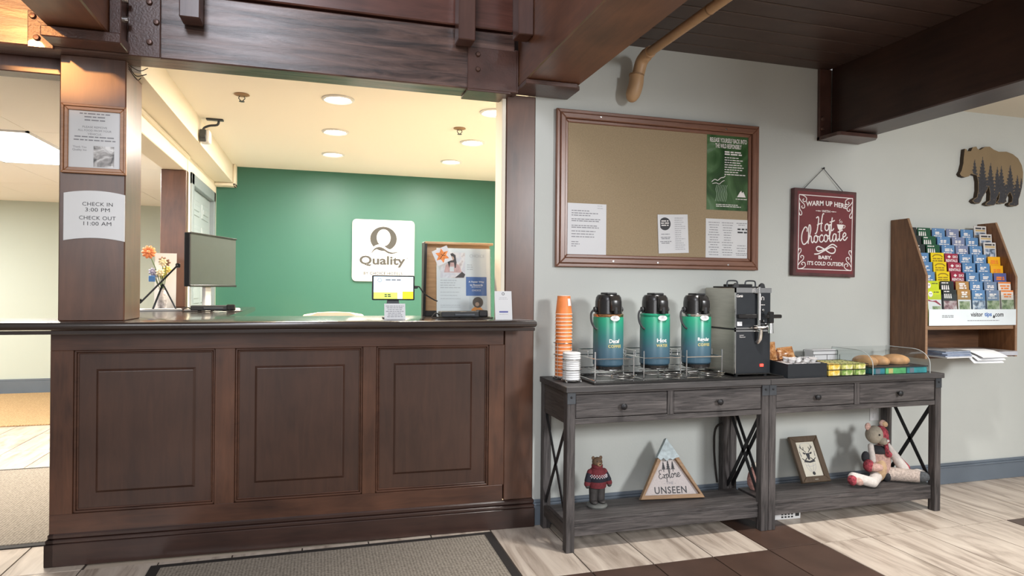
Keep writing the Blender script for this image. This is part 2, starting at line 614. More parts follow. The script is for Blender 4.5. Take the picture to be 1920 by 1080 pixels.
def add_text(b, body, cx, cz, y, width=None, height=None, bold=0.0, shear=0.0, spacing=1.0, line=1.0, wrap=None, tilt=0.0, arc=None):
    """lettering facing -y, centred on (cx, cz), scaled to the given width / height"""
    vs_, fs_ = text_verts(body, bold, shear, spacing, line)
    xs = [v[0] for v in vs_]
    ys = [v[1] for v in vs_]
    mx, my = (min(xs) + max(xs)) / 2, (min(ys) + max(ys)) / 2
    w_, h_ = max(xs) - min(xs), max(ys) - min(ys)
    sx = width / w_ if width else None
    sz = height / h_ if height else None
    sx = sx or sz
    sz = sz or sx
    nv = []
    for v in vs_:
        x, z = (v[0] - mx) * sx, (v[1] - my) * sz
        if arc:
            z += arc * (1 - (2 * x / (w_ * sx)) ** 2)
        if tilt:
            x, z = x * math.cos(tilt) - z * math.sin(tilt), x * math.sin(tilt) + z * math.cos(tilt)
        x += cx
        z += cz
        if wrap:
            a = x / wrap
            nv.append(b.bm.verts.new((wrap * math.sin(a), -wrap * math.cos(a), z)))
        else:
            nv.append(b.bm.verts.new((x, y, z)))
    for f in fs_:
        try:
            b.bm.faces.new([nv[i] for i in f])
        except ValueError:
            pass
    return b


def rect(b, x0, x1, z0, z1, y):
    """flat print rectangle facing -y"""
    return b.poly([(x0, y, z0), (x1, y, z0), (x1, y, z1), (x0, y, z1)])


def print_lines(b, x0, x1, zs, h, y, seed=0, center=False, fill=(0.6, 1.0)):
    """illegible lines of small print, broken into words"""
    rn = random.Random(seed)
    for z in zs:
        end = x0 + (x1 - x0) * rn.uniform(*fill)
        off = (x1 - end) / 2 if center else 0.0
        x = x0
        while x < end - h:
            ww = min(rn.uniform(2, 6) * h, end - x)
            rect(b, x + off, x + off + ww, z, z + h, y)
            x += ww + h * 0.8
    return b


def smooth_path(pts, sub=6, closed=False):
    """Catmull-Rom through the points"""
    P = [Vector(p) for p in pts]
    n = len(P)
    out = []
    rng = range(n if closed else n - 1)
    for i in rng:
        p0 = P[(i - 1) % n] if closed or i > 0 else P[0]
        p1 = P[i]
        p2 = P[(i + 1) % n]
        p3 = P[(i + 2) % n] if closed or i + 2 < n else P[-1]
        for k in range(sub):
            t = k / sub
            out.append(0.5 * ((2 * p1) + (-p0 + p2) * t + (2 * p0 - 5 * p1 + 4 * p2 - p3) * t * t + (-p0 + 3 * p1 - 3 * p2 + p3) * t ** 3))
    if not closed:
        out.append(P[-1])
    return out


def stroke(b, pts, r, y, ox=0.0, oz=0.0, s=1.0, sub=5, tilt=0.0):
    """brush stroke lying on the plane y"""
    q = []
    for x, z in pts:
        x, z = x * s, z * s
        if tilt:
            x, z = x * math.cos(tilt) - z * math.sin(tilt), x * math.sin(tilt) + z * math.cos(tilt)
        q.append((ox + x, y, oz + z))
    return b.tube(smooth_path(q, sub), r, 6, squash=(1, 0.25, 1))


# hand-lettered script: strokes per letter (x, z) in x-height units, and advance
SCRIPT = {
    'H': ([[(0.1, 1.7), (0.35, 1.9), (0.45, 1.6), (0.3, 0.6), (0.1, -0.25), (-0.15, -0.4)], [(1.25, 2.3), (1.05, 2.2), (0.85, 1.2), (0.75, 0.1), (0.95, -0.05)], [(0.2, 0.75), (0.6, 0.95), (1.0, 1.0)]], 1.25),
    'C': ([[(1.0, 1.5), (1.05, 1.95), (0.75, 2.1), (0.3, 1.4), (0.15, 0.5), (0.35, -0.1), (0.75, 0.0), (1.1, 0.4)]], 1.05),
    'h': ([[(0.0, 0.2), (0.45, 1.5), (0.5, 2.2), (0.3, 2.3), (0.15, 1.2), (0.0, -0.1)], [(0.05, 0.3), (0.3, 0.85), (0.5, 0.8), (0.5, 0.2), (0.65, 0.0), (0.85, 0.25)]], 0.8),
    'o': ([[(0.45, 0.95), (0.15, 0.75), (0.1, 0.2), (0.35, 0.0), (0.6, 0.3), (0.6, 0.75), (0.4, 0.95), (0.55, 0.75), (0.85, 0.75)]], 0.78),
    'c': ([[(0.6, 0.75), (0.5, 0.95), (0.2, 0.75), (0.1, 0.25), (0.3, 0.0), (0.55, 0.1), (0.75, 0.35)]], 0.68),
    'l': ([[(0.0, 0.3), (0.4, 1.5), (0.45, 2.1), (0.25, 2.15), (0.15, 1.0), (0.15, 0.1), (0.35, 0.0), (0.55, 0.3)]], 0.5),
    'a': ([[(0.6, 0.85), (0.35, 0.95), (0.1, 0.6), (0.1, 0.1), (0.3, 0.0), (0.55, 0.4), (0.62, 0.9), (0.6, 0.2), (0.75, 0.0), (0.95, 0.3)]], 0.88),
    't': ([[(0.4, 1.8), (0.25, 0.9), (0.2, 0.15), (0.35, 0.0), (0.6, 0.3)], [(0.0, 1.15), (0.4, 1.25), (0.75, 1.4)]], 0.6),
    'e': ([[(0.1, 0.4), (0.45, 0.55), (0.6, 0.8), (0.4, 1.0), (0.15, 0.7), (0.15, 0.2), (0.4, 0.0), (0.8, 0.4)]], 0.72),
    'E': ([[(0.95, 1.75), (0.7, 2.0), (0.3, 1.7), (0.4, 1.15), (0.65, 1.05), (0.25, 0.9), (0.1, 0.4), (0.35, 0.0), (0.75, 0.1), (1.05, 0.45)]], 1.05),
    'x': ([[(0.05, 0.85), (0.25, 0.85), (0.4, 0.1), (0.6, 0.05)], [(0.65, 0.9), (0.35, 0.5), (0.05, 0.05)]], 0.68),
    'p': ([[(0.1, 0.9), (0.15, 0.2), (0.1, -0.8)], [(0.12, 0.5), (0.35, 0.95), (0.6, 0.7), (0.5, 0.15), (0.2, 0.1)]], 0.72),
    'r': ([[(0.05, 0.5), (0.2, 1.0), (0.3, 0.8), (0.5, 0.85), (0.45, 0.2), (0.6, 0.05), (0.75, 0.3)]], 0.68),
}


def script_text(b, word, ox, oz, s, r, y, tilt=0.0, squeeze=1.0):
    x = 0.0
    for ch in word:
        sts, adv = SCRIPT[ch]
        for st in sts:
            stroke(b, [((px + x) * squeeze, pz) for px, pz in st], r, y, ox, oz, s, 4, tilt)
        x += adv
    return x * s * squeeze
# ================================================================== SETTING
# floor with individual tiles
fl = struct('floor', B().box(-8, 6.6, -3.2, 9.0, -0.08, -0.007), M['floor_far'])
obj('grout_bed', B().box(-4.72, 6.09, 0.20, 3.265, -0.0075, -0.004).box(-3.50, -0.99, 3.265, 8.70, -0.0075, -0.004), M['grout'], fl)
TW, TL, GAP = 0.308, 0.610, 0.006
tb = B().box(-(TW - GAP) / 2, (TW - GAP) / 2, -(TL - GAP) / 2, (TL - GAP) / 2, -0.006, 0.0, 0.0008)
tile0 = obj('tile', tb, M['tile'], fl)
tile0.location = (0, 0, 0)
tme = tile0.data
tdk = tme.copy()
tdk.materials.clear()
tdk.materials.append(M['tile_dk'])
X0 = 2.393
first = True
for j in range(-4, 10):
    yc = 2.652 + TL / 2 + j * TL
    if j <= 0:
        cols = range(-15, 12) if j >= -2 else range(-6, 12)
    else:
        cols = range(-19, -11)
    for i in cols:
        xc = X0 + (i + 0.5) * TW
        dark = (j == 0 and i == -1) or (j == -1 and (i < 0 or i == 4)) or (j == -2 and i == -1) or (j == 0 and i == 9)
        if first:
            t = tile0
            first = False
        else:
            t = tile0.copy()
            COL.objects.link(t)
            t.parent = fl
        t.data = tdk if dark else tme
        t.location = (xc, yc, 0)

# main wall on the right, with baseboard
struct('wall_right', B().box(1.085, 6.4, 3.26, 3.40, 0, 2.60), M['wall'])
bb = B().box(1.0, 6.4, 3.248, 3.2598, 0, 0.105, 0.002)
bb.box(1.0, 6.4, 3.243, 3.2598, 0.105, 0.117, 0.003)
bb.box(1.0, 6.4, 3.250, 3.2598, 0.117, 0.135, 0.003)
struct('baseboard_right', bb, M['bluegrey'])
# office behind the counter
struct('wall_back', B().box(-0.96, 2.3, 6.76, 6.9, 0, 2.40), M['green'])
struct('wall_office', B().box(2.1, 2.24, 3.40, 6.76, 0, 2.40), M['cream'])
struct('ceiling_office', B().box(-0.80, 2.24, 3.36, 6.76, 2.40, 2.46), M['ceil'])
lw = B()
lw.box(-1.10, -0.96, 5.38, 5.52, 0, 2.225)
lw.box(-1.10, -0.96, 6.60, 6.76, 0, 2.225)
lw.box(-1.10, -0.96, 5.52, 6.60, 2.06, 2.225)
struct('wall_left', lw, M['cream'])
struct('wall_counter', B().box(-1.13, -1.02, 3.60, 5.38, 0, 1.045), M['cream'])
sf = B().box(-0.96, -0.80, 3.36, 6.70, 2.225, 2.46)
sf.box(-1.12, -0.96, 3.55, 6.76, 2.225, 2.46)
struct('trim_1', sf, M['cream'])                                       # bulkhead along the office ceiling
struct('trim_2', B().box(-1.12, -0.965, 3.545, 5.38, 2.105, 2.225, 0.004).box(-1.12, -0.945, 3.545, 5.38, 2.20, 2.225, 0.004), M['cream'])
struct('trim_3', B().box(-0.80, -0.775, 6.63, 6.76, 2.195, 2.40, 0.006).box(-0.96, -0.775, 6.63, 6.76, 2.195, 2.222, 0.006), M['cream'])
struct('post_lit_side', B().box(0.905, 0.926, 3.27, 3.40, 1.088, 2.253, 0.002), M['cream'])  # cream board painted as the lamp-lit left side of the post
# office door in the left wall
d = struct('door_1', B().box(-1.02, -0.985, 5.56, 6.56, 0.0, 2.03, 0.003), M['door'])
for (y0, y1) in ((5.67, 6.01), (6.11, 6.45)):
    for (z0, z1) in ((0.25, 0.95), (1.10, 1.75), (1.82, 1.95)):
        pb = B().box(-0.990, -0.978, y0, y1, z0, z1, 0.006)
        pb.box(-0.982, -0.972, y0 + 0.05, y1 - 0.05, z0 + 0.04, z1 - 0.04, 0.006)
        obj('door_panel', pb, M['door'], d)
fr = B().box(-1.0, -0.945, 5.47, 5.56, 0, 2.12, 0.004).box(-1.0, -0.945, 6.56, 6.64, 0, 2.12, 0.004).box(-1.0, -0.945, 5.47, 6.64, 2.03, 2.12, 0.004)
obj('door_frame', fr, mat('door_frame_paint', (0.22, 0.26, 0.28), 0.45, noise=0.03), d)
obj('door_knob', B().lathe([(0.01, -0.06), (0.012, -0.02), (0.028, 0.0), (0.03, 0.02), (0.015, 0.035), (0.0, 0.036)], 16, axis='x'), M['steel_hi'], d, True, loc=(-0.93, 5.63, 1.0))
# corridor on the far left
struct('wall_far', B().box(-9, -0.9, 8.71, 8.85, 0, 2.40), M['pale_wall'])
struct('baseboard_far', B().box(-9, -0.9, 8.69, 8.709, 0, 0.14, 0.003).box(-9, -0.9, 8.694, 8.709, 0.14, 0.165, 0.003), M['bluegrey'])
struct('wall_corridor', B().box(-9, -8.9, 0, 8.71, 0, 2.4), M['pale_wall'])
cg = B()
cl = struct('ceiling_corridor', B().box(-9, -1.12, 3.47, 8.71, 2.20, 2.26), M['ceil_tile'])
# lay-in tiles of the dropped ceiling (0.61 x 1.22 m), recessed joints
ct = obj('ceiling_tile', B().box(-0.3025, 0.3025, -0.6075, 0.6075, 2.193, 2.201, 0.002), M['ceil_tile'], cl)
first = True
for i in range(-8, 1):
    for j in range(0, 5):
        xc, yc = -1.43 - 0.305 + i * 0.61 + 0.305, 3.47 + 0.61 + j * 1.22
        if i == -1 and j == 1:
            continue
        if yc + 0.6 > 8.75:
            continue
        t = ct if first else ct.copy()
        if not first:
            COL.objects.link(t)
            t.parent = cl
        first = False
        t.location = (xc, yc, 0)
struct('wall_upper', B().box(-9, 1.2, 3.47, 3.57, 2.465, 2.95), M['beam_dk'])
# ceiling of the lobby: dark planks between the two cross beams, plaster further right
cb = struct('ceiling', B().box(1.2592, 2.9670, -0.6, 3.26, 2.612, 2.66), M['plank_gap'])
pk = obj('plank', B().box(1.259, 2.967, -0.0665, 0.0665, 2.595, 2.613, 0.004), M['plank'], cb)
for k in range(27):
    t = pk if k == 0 else pk.copy()
    if k:
        COL.objects.link(t)
        t.parent = cb
    t.location = (0, 3.2135 - k * 0.1413, 0)
struct('ceiling_right', B().box(3.195, 6.4, -0.6, 3.26, 2.44, 2.52), M['cream'])

# ================================================================== TIMBER FRAME


def bolt_mesh(r=0.013):
    return B().lathe([(r, 0), (r, -0.006), (r * 0.75, -0.011), (0.0, -0.012)], 10, axis='y')


def add_bolts(parent, pts, y):
    b0 = None
    for (x, z) in pts:
        if b0 is None:
            b0 = obj('bolt', bolt_mesh(), M['bolt'], parent, True)
            o = b0
        else:
            o = b0.copy()
            link(o, parent)
        o.location = (x, y, z)


hb = obj('header_beam', B().box(-4.2, 0.952, 3.20, 3.345, 2.253, 2.552, 0.006), M['beam'])
tag(hb, 'long rough grained dark header beam over the front desk opening', 'beam')
hb['kind'] = 'thing'
pr = obj('steel_plate', B().box(0.700, 0.958, 3.186, 3.1995, 2.250, 2.462, 0.003).box(0.700, 0.926, 3.186, 3.346, 2.240, 2.252, 0.002), M['plate'], hb, label='brown painted steel plate with two bolts at right end of beam')
add_bolts(hb, [(0.752, 2.425), (0.752, 2.35)], 3.186)
pl = obj('steel_plate', B().box(-0.812, -0.684, 3.186, 3.1995, 2.250, 2.62, 0.003), M['plate'], hb, label='tall steel plate with bolts left of the beam')
add_bolts(hb, [(-0.728, 2.490), (-0.700, 2.405), (-0.726, 2.315)], 3.186)
pl = obj('steel_plate', B().box(-1.185, -1.09, 3.186, 3.1995, 2.245, 2.40, 0.003), M['plate'], hb, label='short steel plate with two bolts beside the pillar top')
add_bolts(hb, [(-1.15, 2.285), (-1.165, 2.375)], 3.186)
ub = obj('upper_beam', B().box(-4.2, 0.942, 3.200, 3.345, 2.566, 2.95, 0.006), M['beam_up'])
tag(ub, 'reddish brown upper beam lying on top of the header beam', 'beam')
ub['kind'] = 'thing'
tl = obj('lower_trim_board', B().box(-4.2, -1.10, 3.36, 3.46, 2.185, 2.36, 0.004), M['peg'])
tag(tl, 'narrow reddish trim board under header at the corridor opening', 'trim board')
tl['kind'] = 'thing'


def cross_beam(x0, x1, z0, z1, y0, y1, m, label):
    b = obj('cross_beam', B().box(x0, x1, y0, y1, z0, z1, 0.006), m)
    tag(b, label, 'beam')
    b['kind'] = 'thing'
    return b


cbm = cross_beam(0.971, 1.259, 2.286, 2.80, -0.6, 3.215, M['beam_y'], 'thick reddish brown ceiling beam ending on the post beside the wall')
obj('bracket', B().prism([(0.965, 3.05), (1.235, 3.05), (1.262, 3.085), (1.262, 3.255), (0.965, 3.255)], 2.262, 2.284, 0.002, plane='xy'), M['plate'], cbm)
obj('bracket_flange', B().box(0.945, 0.968, 3.19, 3.255, 2.25, 2.47, 0.003), M['plate'], cbm)
cbr = cross_beam(2.9672, 3.1948, 2.188, 2.64, -0.6, 3.235, M['beam_dk'], 'very dark ceiling beam above the hot chocolate sign and bear')
rb = B().box(2.885, 2.972, 3.238, 3.2595, 2.16, 2.594, 0.003)
obj('bracket_flange', rb, M['plate'], cbr)
obj('bracket', B().prism([(2.885, 3.238), (2.885, 3.10), (2.90, 3.085), (3.165, 3.085), (3.20, 3.13), (3.20, 3.2595), (2.885, 3.2595)], 2.160, 2.182, 0.002, plane='xy'), M['plate'], cbr)
add_bolts(cbr, [(2.905, 2.29), (2.905, 2.23)], 3.238)
cblf = cross_beam(-1.082, -0.862, 2.306, 2.80, -0.6, 3.184, M['beam_y'], 'ceiling beam at top left resting above the pillar')
lb = B().box(-1.095, -0.805, 3.06, 3.184, 2.256, 2.300, 0.004)
lb.box(-0.86, -0.815, 3.10, 3.184, 2.300, 2.62, 0.003)
obj('bracket', lb, M['plate'], cblf)
obj('bolt', B().lathe([(0.014, 0), (0.014, 0.018), (0.0, 0.02)], 10, axis='x'), M['chrome'], cblf, True, loc=(-0.815, 3.14, 2.47))
obj('bolt', B().lathe([(0.014, 0), (0.014, 0.018), (0.0, 0.02)], 10, axis='x'), M['chrome'], cblf, True, loc=(-0.815, 3.14, 2.385))
for (x0, x1, z0, lab) in ((-0.592, -0.510, 2.408, 'wooden baluster end hanging over the left half of the header beam'),
                          (0.632, 0.716, 2.455, 'wooden baluster end hanging near the right end of header beam'),
                          (0.930, 1.012, 2.520, 'wooden baluster end hanging against the thick ceiling beam')):
    if x0 < 0.9:
        bl = obj('baluster', B().box(x0, x1, 3.085, 3.181, z0, 2.98, 0.004), M['peg'])
    else:
        bl = obj('baluster', B().box(0.895, 0.9703, 2.955, 3.055, 2.462, 2.98, 0.004), M['peg'])
    tag(bl, lab, 'baluster', 'baluster ends of the upstairs railing')

# pillars
p1 = obj('wooden_pillar', B().box(-1.096, -0.838, 3.275, 3.54, 1.0885, 2.256, 0.005), M['post'])
tag(p1, 'square stained pillar on the counter carrying the check in sign', 'pillar')
p1['kind'] = 'thing'
p2 = obj('wooden_pillar', B().box(-1.128, -0.955, 5.30, 5.378, 1.0885, 2.104, 0.004), M['post'])
tag(p2, 'narrow stained pillar at far end of the counter beside the office door', 'pillar')
p2['kind'] = 'thing'
p3 = obj('wooden_post', B().box(0.927, 1.0845, 3.262, 3.40, 0.1425, 2.2618, 0.003), M['post'])
tag(p3, 'tall dark post between the front desk and the white wall', 'post')
p3['kind'] = 'thing'

# drain pipe under the ceiling
pp = thing('drain_pipe', 'tan painted pipe under the plank ceiling turning down at the wall', 'pipe', (1.655, 3.13, 2.5))
obj('pipe_run', B().tube([(0, -3.4, 0.0), (0, -0.02, 0.0)], 0.024, 14), M['pvc'], pp, True)
el = [(0, -0.06, 0.0), (0, -0.02, -0.002), (-0.008, 0.02, -0.025), (-0.016, 0.035, -0.07), (-0.03, 0.04, -0.14)]
obj('elbow', B().tube(smooth_path(el, 5), [0.031] * 5 + [0.034] * 16, 14), M['pvc'], pp, True)
obj('end_cap', B().tube(smooth_path([(-0.028, 0.04, -0.10), (-0.033, 0.04, -0.15), (-0.046, 0.055, -0.205), (-0.048, 0.075, -0.222)], 5), [0.040] * 9 + [0.039, 0.037, 0.034, 0.030, 0.026, 0.022, 0.016], 14), M['pvc'], pp, True)
obj('joint_ring', B().tube([(-0.0285, 0.04, -0.094), (-0.0295, 0.04, -0.102)], 0.0415, 14), M['pvc_dk'], pp, True)
obj('joint_ring', B().tube([(0, -0.60, 0), (0, -0.606, 0)], 0.0262, 14), M['pvc_dk'], pp, True)

# ceiling lamps of the office
cans = [(0.097, 4.12, 'front one of the left row'), (1.085, 4.11, 'front one of the right row, beside the post'),
        (0.10, 4.99, 'middle one of the left row'), (1.145, 5.01, 'middle one of the right row'),
        (0.10, 5.85, 'back one of the left row'), (1.137, 5.84, 'back one of the right row')]
c0 = None
for (x, y, s_) in cans:
    lab = 'lit recessed ceiling lamp in the office, ' + s_
    if c0 is None:
        c0 = thing('recessed_lamp', lab, 'lamp', (x, y, 2.40), 0, 'recessed lamps in the office ceiling')
        obj('trim_ring', B().lathe([(0.072, -0.0005), (0.098, -0.0005), (0.098, -0.006), (0.085, -0.012), (0.072, -0.004)], 28, caps=False), M['white_g'], c0, True)
        obj('diffuser', B().lathe([(0.0, -0.0035), (0.074, -0.0035), (0.074, -0.001), (0.0, -0.001)], 28), M['light_disc'], c0, True)
    else:
        dup(c0, (x, y, 2.40), label=lab)
    lamp('recessed_lamp_light', 'AREA', (x, y, 2.385), 40 if y < 4.5 else 44 if y < 5.5 else 25, (1.0, 0.82, 0.60) if y < 4.5 else (1.0, 0.93, 0.80) if y < 5.5 else (1.0, 0.97, 0.92), (x, y, 0), 0.14)

tr = thing('ceiling_panel_lamp', 'bright rectangular lamp panel in the corridor ceiling', 'lamp', (-2.04, 5.30, 2.19))
obj('diffuser', B().box(-0.29, 0.29, -0.59, 0.59, -0.004, 0.004, 0.001), M['troffer'], tr)
obj('lamp_frame', B().box(-0.305, 0.305, -0.61, -0.59, -0.006, 0.006).box(-0.305, 0.305, 0.59, 0.61, -0.006, 0.006).box(-0.305, -0.29, -0.61, 0.61, -0.006, 0.006).box(0.29, 0.305, -0.61, 0.61, -0.006, 0.006), M['white_g'], tr)
lamp('ceiling_panel_light', 'AREA', (-2.04, 5.30, 2.17), 115, (1.0, 0.95, 0.88), (-2.04, 5.30, 0), 0.56, 1.15)
lamp('ceiling_panel_light', 'AREA', (-4.4, 6.8, 2.17), 120, (1.0, 0.95, 0.88), (-4.4, 6.8, 0), 0.56, 1.15)


def sprinkler(x, y, lab):
    s = thing('sprinkler_head', lab, 'sprinkler', (x, y, 2.40), 0, 'sprinkler heads in the office ceiling')
    obj('base_plate', B().lathe([(0.042, -0.0005), (0.045, -0.004), (0.03, -0.010), (0.012, -0.012)], 20), M['pvc_dk'], s, True)
    f = B().tube([(0.012, 0, -0.011), (0.018, 0, -0.025), (0.004, 0, -0.042)], 0.003, 6).tube([(-0.012, 0, -0.011), (-0.018, 0, -0.025), (-0.004, 0, -0.042)], 0.003, 6)
    f.lathe([(0.0, -0.046), (0.016, -0.045), (0.016, -0.042), (0.0, -0.041)], 12)
    obj('sprinkler_frame', f, M['gun'], s, True)


sprinkler(-0.46, 4.20, 'small sprinkler head on the ceiling left of the lamps')
sprinkler(0.955, 4.60, 'small sprinkler head near the right row of ceiling lamps')

sc_ = thing('security_camera', 'small white security camera on a curved arm under office ceiling', 'camera', (-0.70, 4.88, 2.40))
obj('mount_plate', B().box(-0.06, 0.05, -0.02, 0.02, -0.012, -0.001, 0.003), M['gun'], sc_)
obj('arm', B().tube(smooth_path([(0.02, 0, -0.012), (0.01, 0, -0.04), (-0.04, 0, -0.05), (-0.075, 0, -0.07), (-0.078, 0, -0.10)], 5), 0.008, 8), M['gun'], sc_, True)
obj('camera_body', B().box(-0.092, -0.03, -0.05, 0.04, -0.175, -0.085, 0.012, 2), M['white_g'], sc_)
obj('camera_face', B().box(-0.092, -0.052, -0.058, -0.049, -0.172, -0.088, 0.004).lathe([(0.016, -0.058), (0.016, -0.072), (0.0, -0.074)], 14, (-0.072, 0, -0.13), 'y'), M['gun'], sc_, True)

# wall outlet behind the second table
wo = obj('wall_outlet', B().box(-0.035, 0.035, -0.006, 0, -0.06, 0.06, 0.003), M['white_g'], loc=(3.335, 3.2598, 0.50))
tag(wo, 'white outlet plate on the wall behind the patchwork bear', 'outlet')
obj('socket', B().box(-0.016, 0.016, -0.009, -0.005, 0.012, 0.042, 0.003), M['white'], wo)
obj('socket', B().box(-0.016, 0.016, -0.009, -0.005, -0.042, -0.012, 0.003), M['white'], wo)

# mats
mt = thing('floor_mat', 'grey ribbed mat with dark rubber edge in front of desk', 'mat', (0.072, 2.30, 0.0))
obj('carpet', B().box(-0.735, 0.732, -0.95, 0.875, 0.0005, 0.009, 0.002), M['mat'], mt)
obj('rubber_edge', B().box(-0.782, 0.775, -1.0, 0.915, 0.0003, 0.0055, 0.002), M['rubber'], mt)
mt2 = thing('floor_mat', 'grey ribbed mat on the corridor floor left of desk', 'mat', (-2.3, 4.36, 0.0), R(1.0))
obj('carpet', B().box(-1.0, 1.09, -0.735, 0.735, 0.0005, 0.009, 0.002), M['mat'], mt2)
obj('rubber_edge', B().box(-1.04, 1.13, -0.775, 0.775, 0.0003, 0.0055, 0.002), M['rubber'], mt2)
jm = obj('woven_mat', B().box(-1.6, 1.5, -0.97, 0.97, 0.0005, 0.014, 0.004), M['jute'], loc=(-2.9, 7.66, 0.0))
tag(jm, 'straw coloured woven mat at the far end of the corridor', 'mat')

pcb = obj('loose_wires', B().tube(smooth_path([(-0.836, 3.30, 2.235), (-0.815, 3.33, 2.205), (-0.790, 3.35, 2.215), (-0.775, 3.352, 2.222)], 5), 0.0022, 6).tube(smooth_path([(-0.836, 3.30, 2.225), (-0.812, 3.34, 2.190), (-0.800, 3.36, 2.205)], 5), 0.002, 6).tube(smooth_path([(-0.836, 3.29, 2.240), (-0.80, 3.33, 2.228), (-0.770, 3.35, 2.250)], 5), 0.002, 6), M['rubber'], None, True)
tag(pcb, 'thin black wires at the top right edge of the pillar', 'wires')
# ================================================================== FRONT DESK
dk = thing('front_desk', 'dark stained wooden front desk with three framed panels', 'desk', (1.09, 3.232, 0), R(-2.22))
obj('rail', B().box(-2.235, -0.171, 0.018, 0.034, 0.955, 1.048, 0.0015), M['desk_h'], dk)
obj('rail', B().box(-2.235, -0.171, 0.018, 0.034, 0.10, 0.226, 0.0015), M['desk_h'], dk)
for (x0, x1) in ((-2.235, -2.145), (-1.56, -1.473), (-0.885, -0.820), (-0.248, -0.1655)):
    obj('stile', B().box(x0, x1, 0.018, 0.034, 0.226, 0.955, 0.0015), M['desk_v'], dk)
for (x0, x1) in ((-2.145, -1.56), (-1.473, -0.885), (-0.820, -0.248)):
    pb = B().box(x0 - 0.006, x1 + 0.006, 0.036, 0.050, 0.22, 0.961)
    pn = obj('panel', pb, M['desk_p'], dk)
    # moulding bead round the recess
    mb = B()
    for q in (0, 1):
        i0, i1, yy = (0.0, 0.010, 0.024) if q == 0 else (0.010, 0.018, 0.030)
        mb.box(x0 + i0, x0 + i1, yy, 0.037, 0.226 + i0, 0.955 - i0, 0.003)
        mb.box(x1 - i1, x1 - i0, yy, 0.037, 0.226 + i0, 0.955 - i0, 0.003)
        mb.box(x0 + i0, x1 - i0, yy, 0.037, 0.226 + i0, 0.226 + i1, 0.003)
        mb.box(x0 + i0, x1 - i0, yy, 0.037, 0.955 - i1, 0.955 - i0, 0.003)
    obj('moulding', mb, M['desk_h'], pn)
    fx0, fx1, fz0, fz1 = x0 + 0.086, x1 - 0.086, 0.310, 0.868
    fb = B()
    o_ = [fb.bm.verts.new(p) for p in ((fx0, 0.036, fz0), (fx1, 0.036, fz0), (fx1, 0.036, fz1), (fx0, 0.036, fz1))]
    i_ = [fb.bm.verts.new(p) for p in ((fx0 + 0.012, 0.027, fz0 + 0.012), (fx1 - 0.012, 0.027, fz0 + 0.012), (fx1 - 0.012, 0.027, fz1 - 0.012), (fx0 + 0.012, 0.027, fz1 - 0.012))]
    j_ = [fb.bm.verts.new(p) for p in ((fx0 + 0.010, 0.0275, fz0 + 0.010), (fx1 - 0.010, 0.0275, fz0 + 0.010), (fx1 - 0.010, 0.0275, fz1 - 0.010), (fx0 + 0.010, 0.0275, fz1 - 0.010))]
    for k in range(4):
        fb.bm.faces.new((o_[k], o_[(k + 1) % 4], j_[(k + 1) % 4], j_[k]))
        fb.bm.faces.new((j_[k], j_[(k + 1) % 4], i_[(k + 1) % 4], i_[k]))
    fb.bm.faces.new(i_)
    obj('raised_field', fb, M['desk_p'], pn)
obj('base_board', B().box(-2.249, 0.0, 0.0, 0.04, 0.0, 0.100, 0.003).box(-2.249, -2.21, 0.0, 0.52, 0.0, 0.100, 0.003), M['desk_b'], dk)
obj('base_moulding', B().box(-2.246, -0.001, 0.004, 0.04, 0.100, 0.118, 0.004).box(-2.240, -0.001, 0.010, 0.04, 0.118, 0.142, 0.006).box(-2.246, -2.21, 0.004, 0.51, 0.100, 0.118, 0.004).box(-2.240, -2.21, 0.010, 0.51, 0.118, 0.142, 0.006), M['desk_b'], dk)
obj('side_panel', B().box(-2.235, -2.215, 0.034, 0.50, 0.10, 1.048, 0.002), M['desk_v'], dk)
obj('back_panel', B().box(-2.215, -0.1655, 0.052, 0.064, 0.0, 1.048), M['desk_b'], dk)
ctp = thing('worktop', 'long dark glossy counter top with a rounded front edge', 'worktop', (0, 0, 0))
obj('top_board', B().prism([(1.058, 3.128), (-3.2, 3.293), (-3.2, 3.56), (-1.135, 3.56), (-1.135, 5.40), (-0.48, 5.40), (-0.48, 3.74), (0.92, 3.74), (0.92, 3.258), (1.058, 3.256)], 1.052, 1.088, 0.014, 3, plane='xy'), M['counter'], ctp, True)
es = obj('edge_strip', B().box(-3.19, 1.04, -0.006, 0.0, -0.012, 0.004, 0.002), M['counter'], ctp)
es.location = (0.01, 3.176, 1.047)
es.rotation_euler = (0, 0, R(-2.22))

# ------------------------------------------------------------------ things on the counter


def paper_lines_child(parent, name, x0, x1, zs, h, y, seed, m='ink_g', center=False, fill=(0.6, 1.0), label=None):
    return obj(name, print_lines(B(), x0, x1, zs, h, y, seed, center, fill), M[m], parent, label=label)


def frange(a, b, n):
    return [a + (b - a) * i / (n - 1) for i in range(n)]


# little tablet screen on a stand
tb_ = thing('tablet', 'small tablet screen with yellow lower band on a stand on the counter', 'tablet', (0.36, 3.36, 1.0885))
obj('tablet_case', B().box(-0.108, 0.108, -0.006, 0.008, 0.095, 0.222, 0.005, 2), M['black_m'], tb_)
scr = mat('tablet_screen_glow', (0.70, 0.84, 0.95), 0.25, emit=0.75)
yel = ramp_z('tablet_yellow', [(0, (0.80, 0.78, 0.05)), (1, (0.75, 0.80, 0.12))], 0.1, 0.13, 0.3)
sb = rect(B(), -0.100, 0.100, 0.102, 0.215, -0.0065)
obj('screen', sb, scr, tb_)
obj('screen_band', rect(B(), -0.100, 0.020, 0.102, 0.135, -0.0069), mat('screen_yellow_green', (0.66, 0.78, 0.16), 0.3, emit=0.55), tb_)
obj('screen_band', rect(B(), 0.045, 0.100, 0.102, 0.140, -0.0069), mat('screen_yellow', (0.88, 0.74, 0.03), 0.3, emit=0.55), tb_)
